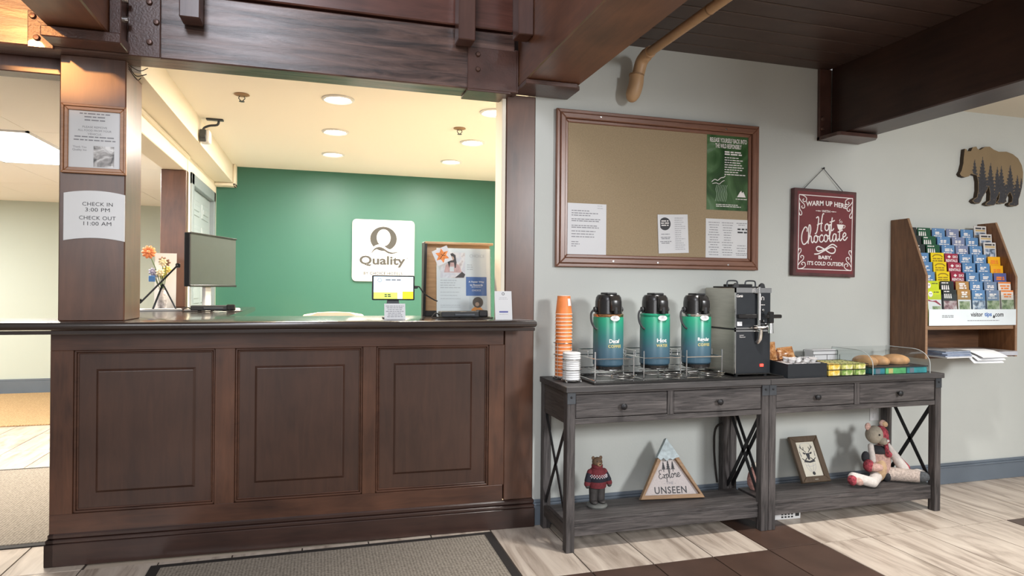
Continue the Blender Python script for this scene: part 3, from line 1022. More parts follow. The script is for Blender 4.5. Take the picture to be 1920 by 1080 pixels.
paper_lines_child(tb_, 'screen_print', -0.04, 0.07, [0.196], 0.006, -0.0071, 3, 'ink_g')
paper_lines_child(tb_, 'screen_print', -0.045, 0.0, [0.112, 0.121], 0.005, -0.0072, 4, 'ink')
obj('screen_badge', B().lathe([(0.008, -0.0071), (0.010, -0.0071), (0.010, -0.0073), (0.008, -0.0073)], 16, (-0.07, 0, 0.197), 'y', False), M['ink_g'], tb_)
obj('stand_neck', B().prism([(-0.035, 0.06), (0.035, 0.06), (0.028, 0.10), (-0.028, 0.10)], 0.012, 0.03, 0.002), M['gun'], tb_)
obj('stand_base', B().box(-0.05, 0.05, 0.0, 0.08, 0.0, 0.008, 0.002).box(-0.03, 0.03, 0.02, 0.035, 0.005, 0.07, 0.003), M['gun'], tb_)
cord = B().tube(smooth_path([(0.108, 0.0, 0.16), (0.13, -0.005, 0.165), (0.16, 0.01, 0.13), (0.21, 0.03, 0.10), (0.235, 0.05, 0.09)], 6), 0.0035, 7)
obj('cord', cord, M['black_m'], tb_, True)
obj('plug', B().box(0.106, 0.125, -0.006, 0.006, 0.155, 0.170, 0.003), M['black_m'], tb_)
nc = obj('note_card', B().prism([(-0.0005, 0.0), (0.0015, 0.0), (0.0175, 0.078), (0.0155, 0.078)], -0.053, 0.053, plane='yz'), M['white'], loc=(0.366, 3.330, 1.0885))
tag(nc, 'small white card of printed lines standing below the tablet', 'card')
nl = print_lines(B(), -0.045, 0.045, frange(0.010, 0.064, 7), 0.0032, 0.0, 11, True, (0.75, 1.0))
for v in nl.bm.verts:
    v.co.y = -0.0012 + v.co.z * 0.205
obj('printed_text', nl, M['ink_g'], nc)

# black card terminal on little feet, with cords


def scanner(loc, rz, lab, w_=0.245):
    s = thing('card_reader', lab, 'card reader', loc, rz, 'flat black card readers on the counter')
    obj('body', B().box(-w_ / 2, w_ / 2, -0.05, 0.05, 0.010, 0.040, 0.005, 2), M['black_m'], s)
    obj('key_strip', B().box(-w_ * 0.22, w_ * 0.22, -0.053, -0.049, 0.018, 0.030, 0.002), M['gun'], s)
    obj('side_block', B().box(w_ * 0.30, w_ * 0.49, -0.056, 0.02, 0.014, 0.046, 0.004), M['black'], s)
    for dx in (-w_ * 0.30, -w_ * 0.02, w_ * 0.25):
        obj('foot', B().lathe([(0.012, 0.0), (0.013, 0.006), (0.008, 0.011)], 10, (dx, -0.035, 0)), M['rubber'], s, True)
    obj('cord', B().tube(smooth_path([(-w_ / 2, 0, 0.02), (-w_ * 0.6, -0.02, 0.03), (-w_ * 0.68, -0.03, 0.006), (-w_ * 0.5, -0.045, 0.004), (-w_ * 0.2, -0.06, 0.004), (w_ * 0.3, -0.062, 0.004), (w_ * 0.6, -0.03, 0.004), (w_ * 0.66, 0.02, 0.006)], 5), 0.003, 6), M['rubber'], s, True)
    return s


scanner((0.715, 3.32, 1.0885), 0, 'flat black card reader in front of the printed flyer')
scanner((-0.630, 4.36, 1.0885), R(8), 'flat black card reader below the black monitor', 0.25)

# printed flyer in an acrylic holder
fy = thing('printed_flyer', 'large white printed flyer with a blue square in clear holder', 'flyer', (0.755, 3.475, 1.0885))
fy.rotation_euler = (R(-4), 0, 0)
obj('sheet', B().box(-0.150, 0.150, -0.001, 0.001, 0.004, 0.378), M['white'], fy)
obj('acrylic_holder', B().box(-0.154, 0.154, -0.0045, -0.003, 0.0, 0.382).box(-0.154, 0.154, 0.003, 0.0045, 0.0, 0.30).box(-0.154, 0.154, -0.05, 0.0045, 0.0, 0.003), M['acrylic'], fy)
ph = photo_print('flyer_photo', [(0.3, (0.42, 0.30, 0.28)), (0.45, (0.78, 0.70, 0.68)), (0.6, (0.62, 0.58, 0.62)), (0.75, (0.85, 0.83, 0.85))], 14)
obj('photo', rect(B(), -0.130, 0.008, 0.215, 0.355, -0.0015), ph, fy)
skin = mat('print_skin', (0.52, 0.33, 0.25), 0.6, noise=0.1)
hair = mat('print_dark_hair', (0.045, 0.030, 0.030), 0.6, noise=0.2)
pers = B().prism([(-0.085, 0.285), (-0.092, 0.31), (-0.082, 0.345), (-0.062, 0.352), (-0.046, 0.340), (-0.04, 0.30), (-0.045, 0.27), (-0.05, 0.27), (-0.055, 0.30), (-0.075, 0.30), (-0.08, 0.27)], -0.0022, -0.0016)
obj('photo_hair', pers, hair, fy)
obj('photo_face', B().lathe([(0.0, -0.0026), (0.012, -0.0026), (0.012, -0.0023)], 14, (-0.066, 0, 0.322), 'y'), skin, fy)
obj('photo_shirt', B().prism([(-0.11, 0.245), (-0.10, 0.285), (-0.08, 0.300), (-0.05, 0.300), (-0.025, 0.285), (-0.01, 0.245)], -0.0021, -0.0016), mat('print_rose', (0.62, 0.38, 0.36), 0.6, noise=0.15, nscale=40), fy)
obj('photo_cup', rect(B(), -0.078, -0.055, 0.25, 0.277, -0.0026), M['white'], fy)
obj('photo_sofa', B().prism([(-0.05, 0.217), (0.0, 0.217), (0.008, 0.235), (-0.01, 0.25), (-0.03, 0.232)], -0.0024, -0.0017), hair, fy)
paper_lines_child(fy, 'printed_text', -0.130, 0.0, frange(0.16, 0.20, 4), 0.004, -0.0016, 5, 'ink_l')
paper_lines_child(fy, 'printed_text', -0.130, -0.01, [0.055, 0.065, 0.10, 0.118, 0.136], 0.003, -0.0016, 6, 'ink_l')
obj('lettering', add_text(B(), 'CHOICE', 0.075, 0.338, -0.0016, 0.085), M['ink_l'], fy)
paper_lines_child(fy, 'printed_text', 0.018, 0.07, [0.262, 0.274, 0.286], 0.004, -0.0016, 7, 'ink_l')
obj('blue_square', rect(B(), 0.012, 0.128, 0.118, 0.222, -0.0017), mat('print_blue', (0.045, 0.125, 0.36), 0.5, noise=0.04), fy)
bt = B()
add_text(bt, 'A Faster Way', 0.070, 0.194, -0.002, 0.088, 0.0115, 0.02)
add_text(bt, 'to Rewards', 0.070, 0.178, -0.002, 0.072, 0.0115, 0.02)
add_text(bt, 'CHOICE', 0.070, 0.148, -0.002, 0.050)
print_lines(bt, 0.035, 0.105, [0.165], 0.003, -0.002, 9, True)
obj('lettering', bt, M['paint_w'], fy)
obj('photo', rect(B(), 0.030, 0.130, 0.018, 0.116, -0.0017), mat('print_pale', (0.60, 0.62, 0.64), 0.6, noise=0.12, nscale=30), fy)
obj('photo_hair', B().lathe([(0.0, -0.0022), (0.030, -0.0022), (0.030, -0.0018)], 18, (0.078, 0, 0.082), 'y'), hair, fy)
obj('photo_face', B().lathe([(0.0, -0.0026), (0.0115, -0.0026), (0.0115, -0.0023)], 14, (0.074, 0, 0.072), 'y'), skin, fy)
obj('photo_shirt', B().prism([(0.038, 0.018), (0.042, 0.045), (0.06, 0.058), (0.092, 0.056), (0.108, 0.040), (0.112, 0.018)], -0.0021, -0.0018), mat('print_orange', (0.80, 0.28, 0.03), 0.6, noise=0.12), fy)
# orange flower card stuck at its corner
fc = thing('flower_card', 'small orange flower card tilted at the corner of printed flyer', 'card', (0.629, 3.462, 1.422), 0, None, (0, R(-24), 0))
obj('card', B().box(-0.044, 0.044, -0.0035, -0.002, -0.042, 0.042), M['white'], fc)
pet = B()
for k in range(6):
    a = k * PI / 3 + 0.3
    c, s_ = math.cos(a), math.sin(a)
    pts = [(0, 0), (0.018 * c - 0.011 * s_, 0.018 * s_ + 0.011 * c), (0.040 * c, 0.040 * s_), (0.018 * c + 0.011 * s_, 0.018 * s_ - 0.011 * c)]
    pet.prism([(max(-0.043, min(0.043, p)), max(-0.041, min(0.041, q))) for p, q in pts], -0.0042, -0.0036)
obj('petals', pet, mat('print_orange_petal', (0.85, 0.26, 0.06), 0.6, noise=0.25, nscale=60), fc)
obj('stamens', B().tube([(-0.02, -0.0045, -0.012), (0.0, -0.0045, 0.0), (0.022, -0.0045, 0.010)], 0.0014, 5).tube([(-0.004, -0.0045, 0.012), (0.002, -0.0045, 0.0), (0.014, -0.0045, -0.006)], 0.0012, 5), hair, fc)

# open-backed wooden organiser behind the flyer
og = thing('desk_organiser', 'tan wooden organiser with black side behind the flyer', 'organiser', (0.735, 3.60, 1.0885))
tan = wood('organiser_wood', (0.34, 0.20, 0.10), (0.58, 0.38, 0.22), 'x', 5, 0.4, 0.1, 0.1, 10, 0.3)
obj('back_panel', B().box(-0.165, 0.215, 0.09, 0.10, 0.03, 0.405), tan, og)
obj('top_board', B().box(-0.178, 0.215, 0.0, 0.10, 0.405, 0.418, 0.002), tan, og)
obj('side_panel', B().prism([(0.0, 0.415), (0.10, 0.415), (0.10, 0.0), (0.05, 0.0)], -0.180, -0.165, plane='yz'), M['black_m'], og)
obj('divider', B().box(0.13, 0.185, 0.05, 0.088, 0.10, 0.29, 0.002), M['cream'], og)
obj('bottom_board', B().box(-0.165, 0.215, 0.04, 0.10, 0.0, 0.030, 0.002), M['black_m'], og)

# white payment card leaning on the post
qc = thing('standing_card', 'white card with small ring and blue bar leaning at end of counter', 'card', (0.905, 3.205, 1.0885), R(4))
qc.rotation_euler = (R(-7), 0, R(4))
obj('card', B().box(-0.046, 0.046, -0.001, 0.001, 0.0, 0.147), M['white'], qc)
obj('ring_print', B().lathe([(0.005, -0.0012), (0.0075, -0.0012), (0.0075, -0.0014), (0.005, -0.0014)], 14, (0, 0, 0.133), 'y', False), M['ink'], qc)
obj('blue_bar', rect(B(), -0.024, 0.024, 0.036, 0.044, -0.0013), mat('print_indigo', (0.06, 0.07, 0.30), 0.5, noise=0.04), qc)
paper_lines_child(qc, 'printed_text', -0.03, 0.03, [0.026, 0.112, 0.104], 0.0025, -0.0013, 12, 'ink_l', True)

# back of the clerk's chair
ch = thing('office_chair', 'cream backed office chair peeking over the counter', 'chair', (0.085, 4.30, 0.0))
obj('backrest', B().prism([(-0.205, 0.72), (-0.215, 0.90), (-0.205, 1.045), (-0.18, 1.072), (-0.10, 1.084), (0.0, 1.088), (0.10, 1.084), (0.18, 1.072), (0.205, 1.045), (0.215, 0.90), (0.205, 0.72)], 0.0, 0.06, 0.02, 3), mat('cream_upholstery', (0.74, 0.62, 0.46), 0.6, noise=0.05, bump=0.2, bscale=120), ch, True)
obj('seat', B().box(-0.24, 0.24, 0.06, 0.53, 0.45, 0.53, 0.03, 3), mat('seat_upholstery', (0.70, 0.58, 0.43), 0.6, noise=0.05), ch, True)
obj('back_bar', B().box(-0.03, 0.03, 0.05, 0.08, 0.42, 0.76, 0.004), M['black_m'], ch)
obj('gas_lift', B().tube([(0, 0.28, 0.08), (0, 0.28, 0.45)], 0.03, 12), M['black_m'], ch, True)
for k in range(5):
    a = k * 2 * PI / 5 + 0.3
    lg = obj('leg', B().tube([(0, 0.28, 0.10), (0.28 * math.cos(a), 0.28 + 0.28 * math.sin(a), 0.065)], [0.022, 0.014], 8), M['black_m'], ch, True)
    obj('caster', B().lathe([(0.026, -0.015), (0.028, 0.0), (0.026, 0.015)], 14, (0.28 * math.cos(a), 0.28 + 0.28 * math.sin(a), 0.0305), 'x'), M['black'], lg, True)

# monitor turned away
mo = thing('monitor', 'black flat monitor switched off on a white stand beside office door', 'monitor', (-0.637, 4.515, 1.0885), math.atan2(0.53, 0.194))
obj('screen_housing', B().box(-0.282, 0.282, 0.012, 0.05, 0.155, 0.480, 0.006, 2), M['black_m'], mo)
obj('screen', rect(B(), -0.274, 0.274, 0.166, 0.472, 0.0112), M['screen_off'], mo)
obj('bezel', B().box(-0.282, 0.282, 0.006, 0.0125, 0.153, 0.166, 0.002).box(-0.282, 0.282, 0.006, 0.0125, 0.472, 0.482, 0.002), M['black'], mo)
obj('stand_post', B().box(-0.035, 0.035, 0.05, 0.075, 0.01, 0.30, 0.006, 2), M['white_g'], mo)
obj('stand_base', B().box(-0.09, 0.09, 0.02, 0.16, 0.0, 0.012, 0.004, 2), M['white_g'], mo)
obj('cord', B().tube(smooth_path([(0.03, 0.06, 0.16), (0.02, 0.055, 0.10), (0.028, 0.06, 0.04)], 5), 0.004, 6), M['rubber'], mo, True)
# white adapter box and cords beside the card reader
ad = thing('adapter_box', 'small white adapter with tangled cords right of the monitor', 'adapter', (-0.515, 4.40, 1.0885), R(20))
obj('box', B().box(-0.05, 0.03, -0.03, 0.03, 0.0, 0.022, 0.005, 2), M['white_g'], ad)
obj('port', B().box(0.026, 0.034, -0.015, 0.015, 0.004, 0.016, 0.002), M['black_m'], ad)
obj('cord', B().tube(smooth_path([(-0.05, 0, 0.012), (-0.09, -0.02, 0.004), (-0.14, -0.05, 0.004), (-0.10, -0.08, 0.004), (-0.02, -0.06, 0.004), (0.01, -0.03, 0.02)], 5), 0.003, 6), M['pale_wall'], ad, True)

# edge-on tablet on an easel stand, and the flower arrangement with its white card
ts = thing('easel_tablet', 'thin black tablet seen edge on, leaning on a small easel stand', 'tablet', (-0.985, 4.62, 1.0885), R(-78))
obj('tablet_slab', B().prism([(-0.108, 0.055), (-0.10, 0.047), (0.105, 0.285), (0.097, 0.293)], -0.09, 0.09, 0.002, plane='yz'), M['black_m'], ts)
obj('tablet_lip', B().box(-0.09, 0.09, -0.118, -0.098, 0.046, 0.075, 0.004), M['black'], ts)
obj('top_clip', B().box(-0.02, 0.02, 0.090, 0.118, 0.275, 0.305, 0.005), M['black'], ts)
obj('easel_leg', B().tube([(0.0, -0.035, 0.009), (0.0, 0.02, 0.17)], 0.006, 8), M['gun'], ts, True)
obj('easel_leg', B().tube([(0.0, 0.095, 0.009), (0.0, 0.02, 0.17)], 0.005, 8), M['gun'], ts, True)
obj('stand_tray', B().box(-0.10, 0.10, -0.13, 0.13, 0.0, 0.010, 0.003), M['white_g'], ts)
wcd = obj('white_backing_card', B().prism([(0.0, 0.0), (0.002, 0.0), (0.022, 0.385), (0.020, 0.385)], -0.068, 0.068, plane='yz'), M['white'], loc=(-1.035, 5.02, 1.0885))
tag(wcd, 'tall plain white card standing behind the flowers and easel tablet', 'card')
vz = thing('flower_arrangement', 'mixed flower arrangement with one orange bloom against white card', 'flowers', (-1.035, 4.94, 1.0885))
obj('vase', B().lathe([(0.0, 0.0), (0.026, 0.0), (0.034, 0.05), (0.026, 0.11), (0.020, 0.13), (0.026, 0.14)], 16), mat('patterned_vase', (0.45, 0.42, 0.42), 0.4, noise=0.5, nscale=50), vz, True)
obj('label_tag', B().box(-0.075, -0.035, -0.045, -0.038, 0.185, 0.225, 0.002), mat('blue_tag', (0.06, 0.18, 0.45), 0.5, noise=0.05), vz)
rn = random.Random(4)
stm = B()
heads = []
for k in range(9):
    a = rn.uniform(0, 2 * PI)
    x, y, z = -0.012 + 0.045 * math.cos(a), -0.01 + 0.025 * math.sin(a), rn.uniform(0.22, 0.34)
    heads.append((x, y, z))
    stm.tube([(0, 0, 0.12), (x * 0.5, y * 0.5, z * 0.65), (x, y, z)], 0.0025, 5)
stm.tube([(0, 0, 0.12), (-0.04, -0.02, 0.28), (-0.075, -0.025, 0.37)], 0.003, 5)
obj('stems', stm, mat('stem_green', (0.09, 0.15, 0.05), 0.6, noise=0.2), vz, True)


def bloom(parent, c, r, m, n=9):
    b = B()
    for k in range(n):
        a = 2 * PI * k / n
        b.ball((c[0] + r * 0.6 * math.cos(a), c[1], c[2] + r * 0.6 * math.sin(a)), r * 0.5, r * 0.25, r * 0.3, 8, Matrix.Rotation(-a, 4, 'Y'))
    b.ball((c[0], c[1] - r * 0.15, c[2]), r * 0.32, seg=8)
    return obj('bloom', b, m, parent, True)


bloom(vz, (-0.078, -0.03, 0.385), 0.042, mat('orange_bloom', (0.85, 0.26, 0.10), 0.6, noise=0.25), 10)
cols_ = [mat('cream_bloom', (0.78, 0.66, 0.42), 0.6, noise=0.15), mat('violet_bloom', (0.38, 0.36, 0.50), 0.6, noise=0.2), mat('yellow_bloom', (0.75, 0.58, 0.15), 0.6, noise=0.2), mat('brown_bloom', (0.20, 0.11, 0.07), 0.6, noise=0.2)]
for k, h in enumerate(heads):
    bloom(vz, h, 0.026, cols_[k % 4], 7)

# ================================================================== SIGNS ON THE PILLAR AND GREEN WALL


def frame_side(x0, x1, z0, z1, fw, side, d0, d1):
    """one mitred side of a picture frame, face at y = -d0, back at y = d1 (flush)"""
    if side == 't':
        p = [(x0, z1), (x1, z1), (x1 - fw, z1 - fw), (x0 + fw, z1 - fw)]
    elif side == 'b':
        p = [(x0, z0), (x0 + fw, z0 + fw), (x1 - fw, z0 + fw), (x1, z0)]
    elif side == 'l':
        p = [(x0, z0), (x0, z1), (x0 + fw, z1 - fw), (x0 + fw, z0 + fw)]
    else:
        p = [(x1, z0), (x1 - fw, z0 + fw), (x1 - fw, z1 - fw), (x1, z1)]
    return p


def picture_frame(parent, w_, h_, fw, depth, mh, mv, steps=((0, 0.4, 1.0), (0.4, 1.0, 0.72)), z0=0.0):
    for s_ in 'tblr':
        b = B()
        for (a, c, dd) in steps:
            x0, x1 = -w_ / 2 + fw * a, w_ / 2 - fw * a
            b.prism(frame_side(x0, x1, z0 + fw * a, z0 + h_ - fw * a, fw * (c - a), s_, 0, 0), -depth * dd, -0.001, min(0.004, fw * 0.08))
        obj('frame_side', b, mh if s_ in 'tb' else mv, parent)


nf = thing('framed_notice', 'framed printed notice with a picture on the pillar', 'notice', (-0.958, 3.2745, 1.737))
picture_frame(nf, 0.252, 0.302, 0.026, 0.020, M['goldframe'], M['goldframe'])
obj('sheet', B().box(-0.104, 0.104, -0.006, -0.001, 0.022, 0.280), M['white'], nf)
tx = B()
add_text(tx, 'PLEASE REMOVE', 0.0, 0.206, -0.0065, 0.095, 0.0085)
add_text(tx, 'ALL FOOD FROM YOUR', 0.0, 0.191, -0.0065, 0.130, 0.0085)
add_text(tx, 'VEHICLE.', 0.0, 0.176, -0.0065, 0.055, 0.0085)
add_text(tx, 'Thank You', -0.058, 0.117, -0.0065, 0.052)
add_text(tx, 'Quality Inn', -0.058, 0.103, -0.0065, 0.054)
print_lines(tx, -0.085, 0.085, [0.160, 0.146], 0.005, -0.0065, 21, True, (0.9, 1.0))
print_lines(tx, -0.06, 0.06, [0.262, 0.248, 0.234], 0.005, -0.0065, 22, True, (0.5, 1.0))
obj('printed_text', tx, M['ink_g'], nf)
obj('picture', rect(B(), -0.004, 0.076, 0.032, 0.124, -0.0066), photo_print('notice_photo', [(0.35, (0.04, 0.04, 0.04)), (0.5, (0.35, 0.33, 0.32)), (0.62, (0.75, 0.74, 0.73))], 22), nf)
# check-in sign with bowed top and bottom
ci = thing('check_in_sign', 'white sign with check in and check out times on the pillar', 'sign', (-0.957, 3.2745, 1.55))
ot = []
for k in range(13):
    t = -1 + 2 * k / 12
    ot.append((0.119 * t, 0.100 + 0.014 * (1 - t * t)))
for k in range(13):
    t = 1 - 2 * k / 12
    ot.append((0.119 * t, -0.108 + 0.014 * (1 - t * t)))
obj('plate', B().prism(ot, -0.005, -0.0008, 0.001), M['white_g'], ci)
ct_ = B()
for s_, z, w_ in (('CHECK IN', 0.055, 0.118), ('3:00 PM', 0.030, 0.095), ('CHECK OUT', -0.006, 0.142), ('11:00 AM', -0.031, 0.108)):
    add_text(ct_, s_, 0.012, z, -0.0054, w_, 0.0165, 0.0, 0, 1.05)
obj('lettering', ct_, M['ink'], ci)
# hotel logo on the green wall
lg_ = thing('wall_logo_sign', 'white square sign with grey letter emblem on the green wall', 'sign', (0.620, 6.759, 1.622))
rr = []
for cx, cz, a0 in ((0.275, 0.275, 0), (-0.275, 0.275, 90), (-0.275, -0.275, 180), (0.275, -0.275, 270)):
    for k in range(6):
        a = R(a0 + 18 * k)
        rr.append((cx + 0.038 * math.cos(a), cz + 0.038 * math.sin(a) * 1.02))
obj('plate', B().prism(rr, -0.022, -0.001, 0.002), M['white_g'], lg_)
q = B()
cx, cz = -0.002, 0.121
N_ = 44
prev = None
for k in range(N_ + 1):
    a = 2 * PI * k / N_
    o = (cx + 0.134 * math.cos(a), cz + 0.124 * math.sin(a))
    i = (cx + 0.001 + 0.070 * math.cos(a), cz + 0.012 + 0.086 * math.sin(a))
    cur = (q.bm.verts.new((o[0], -0.0225, o[1])), q.bm.verts.new((i[0], -0.0225, i[1])))
    if prev:
        q.bm.faces.new((prev[0], cur[0], cur[1], prev[1]))
    prev = cur
obj('emblem_ring', q, M['sign_grey'], lg_)
wv = [(-0.12, 0.000), (-0.09, 0.036), (-0.045, 0.050), (0.0, 0.036), (0.045, 0.008), (0.09, 0.0), (0.15, 0.014)]
up_ = smooth_path([(x, 0, z) for x, z in wv], 6)
gap = B()
for (off0, off1, yy, m_) in ((-0.024, 0.012, -0.0229, M['white_g']), (-0.034, -0.012, -0.0233, M['sign_grey'])):
    g = B()
    prev = None
    nP = len(up_)
    for k, p in enumerate(up_):
        t = k / (nP - 1)
        wd = (1 if m_ is M['white_g'] else max(0.03, math.sin(PI * min(1, t * 0.9 + 0.1)) ** 0.6))
        mid = (off0 + off1) / 2
        hw = (off1 - off0) / 2 * wd
        if m_ is M['sign_grey'] and t < 0.25:
            pass
        cur = (g.bm.verts.new((p.x, yy, p.z + mid + hw)), g.bm.verts.new((p.x, yy, p.z + mid - hw)))
        if prev:
            g.bm.faces.new((prev[0], cur[0], cur[1], prev[1]))
        prev = cur
    obj('emblem_swoosh' if m_ is M['sign_grey'] else 'emblem_gap', g, m_, lg_)
lt = B()
add_text(lt, 'Quality', -0.010, -0.112, -0.0228, 0.462, 0.118, 0.03)
add_text(lt, '.', 0.238, -0.075, -0.0226, 0.010, 0.010)
obj('lettering', lt, M['sign_grey'], lg_)
obj('lettering', add_text(B(), 'BY CHOICE HOTELS', -0.004, -0.232, -0.0228, 0.392, 0.030, 0.03, 0, 1.1), M['sign_grey'], lg_)

# ================================================================== BULLETIN BOARD AND PAPERS
bd = thing('bulletin_board', 'large cork bulletin board in brown wooden frame on wall', 'bulletin board', (1.826, 3.2595, 1.367))
picture_frame(bd, 1.260, 0.841, 0.068, 0.034, M['oakframe'], M['oakframe_v'], ((0, 0.30, 0.8), (0.30, 0.72, 1.0), (0.72, 1.0, 0.6)))
obj('cork_sheet', B().box(-0.575, 0.575, -0.012, -0.001, 0.055, 0.788), M['cork'], bd)
for (x, z) in ((-0.38, 0.812), (0.40, 0.805), (-0.3, 0.033), (0.42, 0.028), (-0.03, 0.03)):
    obj('screw', B().lathe([(0.0, -0.0355), (0.005, -0.0352), (0.006, -0.033)], 10, (x, 0, z), 'y'), M['chrome'], bd, True)


def sheet(name, label, cat, x, z, w_, h_, tilt=0.0, m='white', y=3.2465, corners=0.0):
    t = thing(name, label, cat, (x, y, z), 0, None, (0, tilt, 0))
    nx = 6
    b = B()
    for k in range(nx):
        xa, xb = -w_ / 2 + w_ * k / nx, -w_ / 2 + w_ * (k + 1) / nx
        ya, yb = -corners * abs(2 * xa / w_) ** 2, -corners * abs(2 * xb / w_) ** 2
        b.poly([(xa, ya, 0), (xb, yb, 0), (xb, yb, h_), (xa, ya, h_)])
        b.poly([(xa, ya + 0.0006, 0), (xa, ya + 0.0006, h_), (xb, yb + 0.0006, h_), (xb, yb + 0.0006, 0)])
    obj('sheet', b, M[m] if isinstance(m, str) else m, t)
    return t


s1 = sheet('pinned_letter', 'white typed letter pinned at lower left corner of cork board', 'paper', 1.378, 1.423, 0.226, 0.287)
paper_lines_child(s1, 'printed_text', -0.09, 0.08, [0.245, 0.232, 0.22, 0.20, 0.19, 0.165, 0.155, 0.135, 0.12, 0.105], 0.0045, -0.0008, 31, 'ink_g')
paper_lines_child(s1, 'printed_text', -0.09, -0.04, [0.055, 0.066, 0.078], 0.004, -0.0008, 32, 'ink_g')
paper_lines_child(s1, 'printed_text', 0.06, 0.10, [0.262, 0.275], 0.003, -0.0008, 33, 'ink_l')
s2 = sheet('pinned_leaflet', 'white leaflet with round black badge pinned low on the cork board', 'paper', 1.905, 1.455, 0.190, 0.217, R(-2.5), corners=0.003)
bg_ = B().lathe([(0.0, -0.0022), (0.036, -0.0022), (0.036, -0.0019)], 24, (-0.050, 0, 0.165), 'y')
obj('round_badge', bg_, M['ink'], s2)
bl_ = B()
print_lines(bl_, -0.076, -0.024, [0.178, 0.166, 0.154], 0.006, -0.0024, 35, True, (0.7, 1.0))
obj('badge_print', bl_, M['paint_w'], s2)
paper_lines_child(s2, 'printed_text', -0.085, -0.012, [0.055, 0.064, 0.08, 0.088, 0.105], 0.004, -0.0024, 36, 'ink_g', True)
paper_lines_child(s2, 'printed_text', 0.012, 0.085, frange(0.02, 0.195, 16), 0.0035, -0.0030, 37, 'ink_l', False, (0.5, 1.0))
s3 = sheet('pinned_list', 'white sheet of three printed columns under green poster on the board', 'paper', 2.256, 1.431, 0.290, 0.228)
for c, x0 in enumerate((-0.135, -0.045, 0.05)):
    paper_lines_child(s3, 'printed_text', x0, x0 + 0.085, frange(0.02, 0.205, 14) if c < 2 else [0.02, 0.03, 0.045, 0.06, 0.075, 0.195, 0.205], 0.0036, -0.0008, 40 + c, 'ink_g', True, (0.5, 0.95))
paper_lines_child(s3, 'printed_text', 0.06, 0.135, [0.150, 0.168], 0.009, -0.0008, 45, 'ink', True, (0.8, 1.0))
gp = photo_print('poster_forest', [(0.28, (0.008, 0.028, 0.010)), (0.45, (0.030, 0.085, 0.024)), (0.6, (0.085, 0.17, 0.07)), (0.72, (0.20, 0.29, 0.20))], 6.5, (1, 1, 0.8), 0.22)
s4 = sheet('green_poster', 'glossy green forest poster with white writing at upper right of board', 'poster', 2.256, 1.710, 0.284, 0.434, m=gp)
pt = B()
add_text(pt, 'RELEASE YOURSELF BACK INTO', 0.0, 0.402, -0.0008, 0.246, 0.026, 0.02)
add_text(pt, 'THE WILD RESPONSIBLY', 0.0, 0.370, -0.0008, 0.175, 0.026, 0.02)
print_lines(pt, -0.025, 0.105, [0.333, 0.320], 0.008, -0.0008, 51, False, (0.85, 1.0))
print_lines(pt, -0.025, 0.115, frange(0.205, 0.302, 8), 0.005, -0.0008, 52, False, (0.6, 1.0))
print_lines(pt, -0.08, 0.10, [0.020, 0.030], 0.004, -0.0008, 53, False, (0.8, 1.0))
print_lines(pt, 0.05, 0.13, [0.066], 0.004, -0.0008, 54, True, (0.9, 1.0))
pt.prism([(0.06, 0.080), (0.118, 0.080), (0.102, 0.112), (0.092, 0.104), (0.088, 0.118), (0.078, 0.108)], -0.0012, -0.0007)
stroke(pt, [(-0.11, 0.16), (-0.09, 0.175), (-0.07, 0.17), (-0.05, 0.185), (-0.03, 0.19), (-0.02, 0.20)], 0.0022, -0.001)
stroke(pt, [(-0.105, 0.15), (-0.08, 0.155), (-0.06, 0.15), (-0.04, 0.165), (-0.025, 0.172)], 0.0018, -0.001)
obj('lettering', pt, M['paint_w'], s4)
ptr = B()
for k in range(7):
    x = -0.085 + k * 0.011
    stroke(ptr, [(x, 0.05), (x + 0.01, 0.09), (x + 0.003, 0.12), (x + 0.012, 0.145)], 0.0016, -0.001)
obj('print_bear', ptr, mat('poster_pale_green', (0.30, 0.42, 0.28), 0.4, noise=0.2), s4)

# ================================================================== HOT CHOCOLATE SIGN
hs = thing('hot_chocolate_sign', 'maroon wooden sign with white lettering hung by a wire', 'sign', (2.918, 3.2595, 1.338), 0, None, (0, R(0.8), 0))
obj('board', B().box(-0.228, 0.228, -0.036, -0.002, 0.0, 0.522, 0.003), M['maroon_e'], hs)
obj('painted_face', rect(B(), -0.208, 0.208, 0.018, 0.504, -0.0366), M['maroon'], hs)
Y_ = -0.0372
bo = B()
X1, Z0, Z1 = 0.196, 0.040, 0.482
for a, c in (((-X1, Z0), (X1, Z0)), ((-X1, Z1), (X1, Z1)), ((-X1, Z0), (-X1, Z1)), ((X1, Z0), (X1, Z1))):
    bo.tube([(a[0], Y_, a[1]), (c[0], Y_, c[1])], 0.0026, 6, squash=(1, 0.25, 1))
for sx in (-1, 1):
    for sz in (-1, 1):
        def fl_(px, pz):
            return (sx * (X1 - px), (Z1 - pz) if sz > 0 else (Z0 + pz))
        for pts in ([(0.0, 0.0), (0.030, 0.004), (0.052, 0.018), (0.050, 0.036), (0.034, 0.040), (0.026, 0.030), (0.034, 0.024)],
                    [(0.0, 0.02), (0.016, 0.040), (0.036, 0.056), (0.040, 0.074), (0.026, 0.080), (0.018, 0.072), (0.024, 0.066)],
                    [(0.004, 0.05), (0.006, 0.085), (0.020, 0.104), (0.018, 0.120), (0.006, 0.120), (0.004, 0.108)]):
            stroke(bo, [fl_(*p) for p in pts], 0.0029, Y_)
obj('border_scrolls', bo, M['paint_w'], hs)
le = B()
add_text(le, 'WARM UP HERE', 0.004, 0.428, Y_, 0.300, 0.030, 0.03, 0, 1.05, arc=0.012)
add_text(le, 'WITH', 0.0, 0.392, Y_, 0.060, 0.014, 0.02)
add_text(le, 'BABY,', 0.0, 0.112, Y_, 0.098, 0.026, 0.03)
add_text(le, "IT'S COLD OUTSIDE", 0.004, 0.077, Y_, 0.265, 0.024, 0.025)
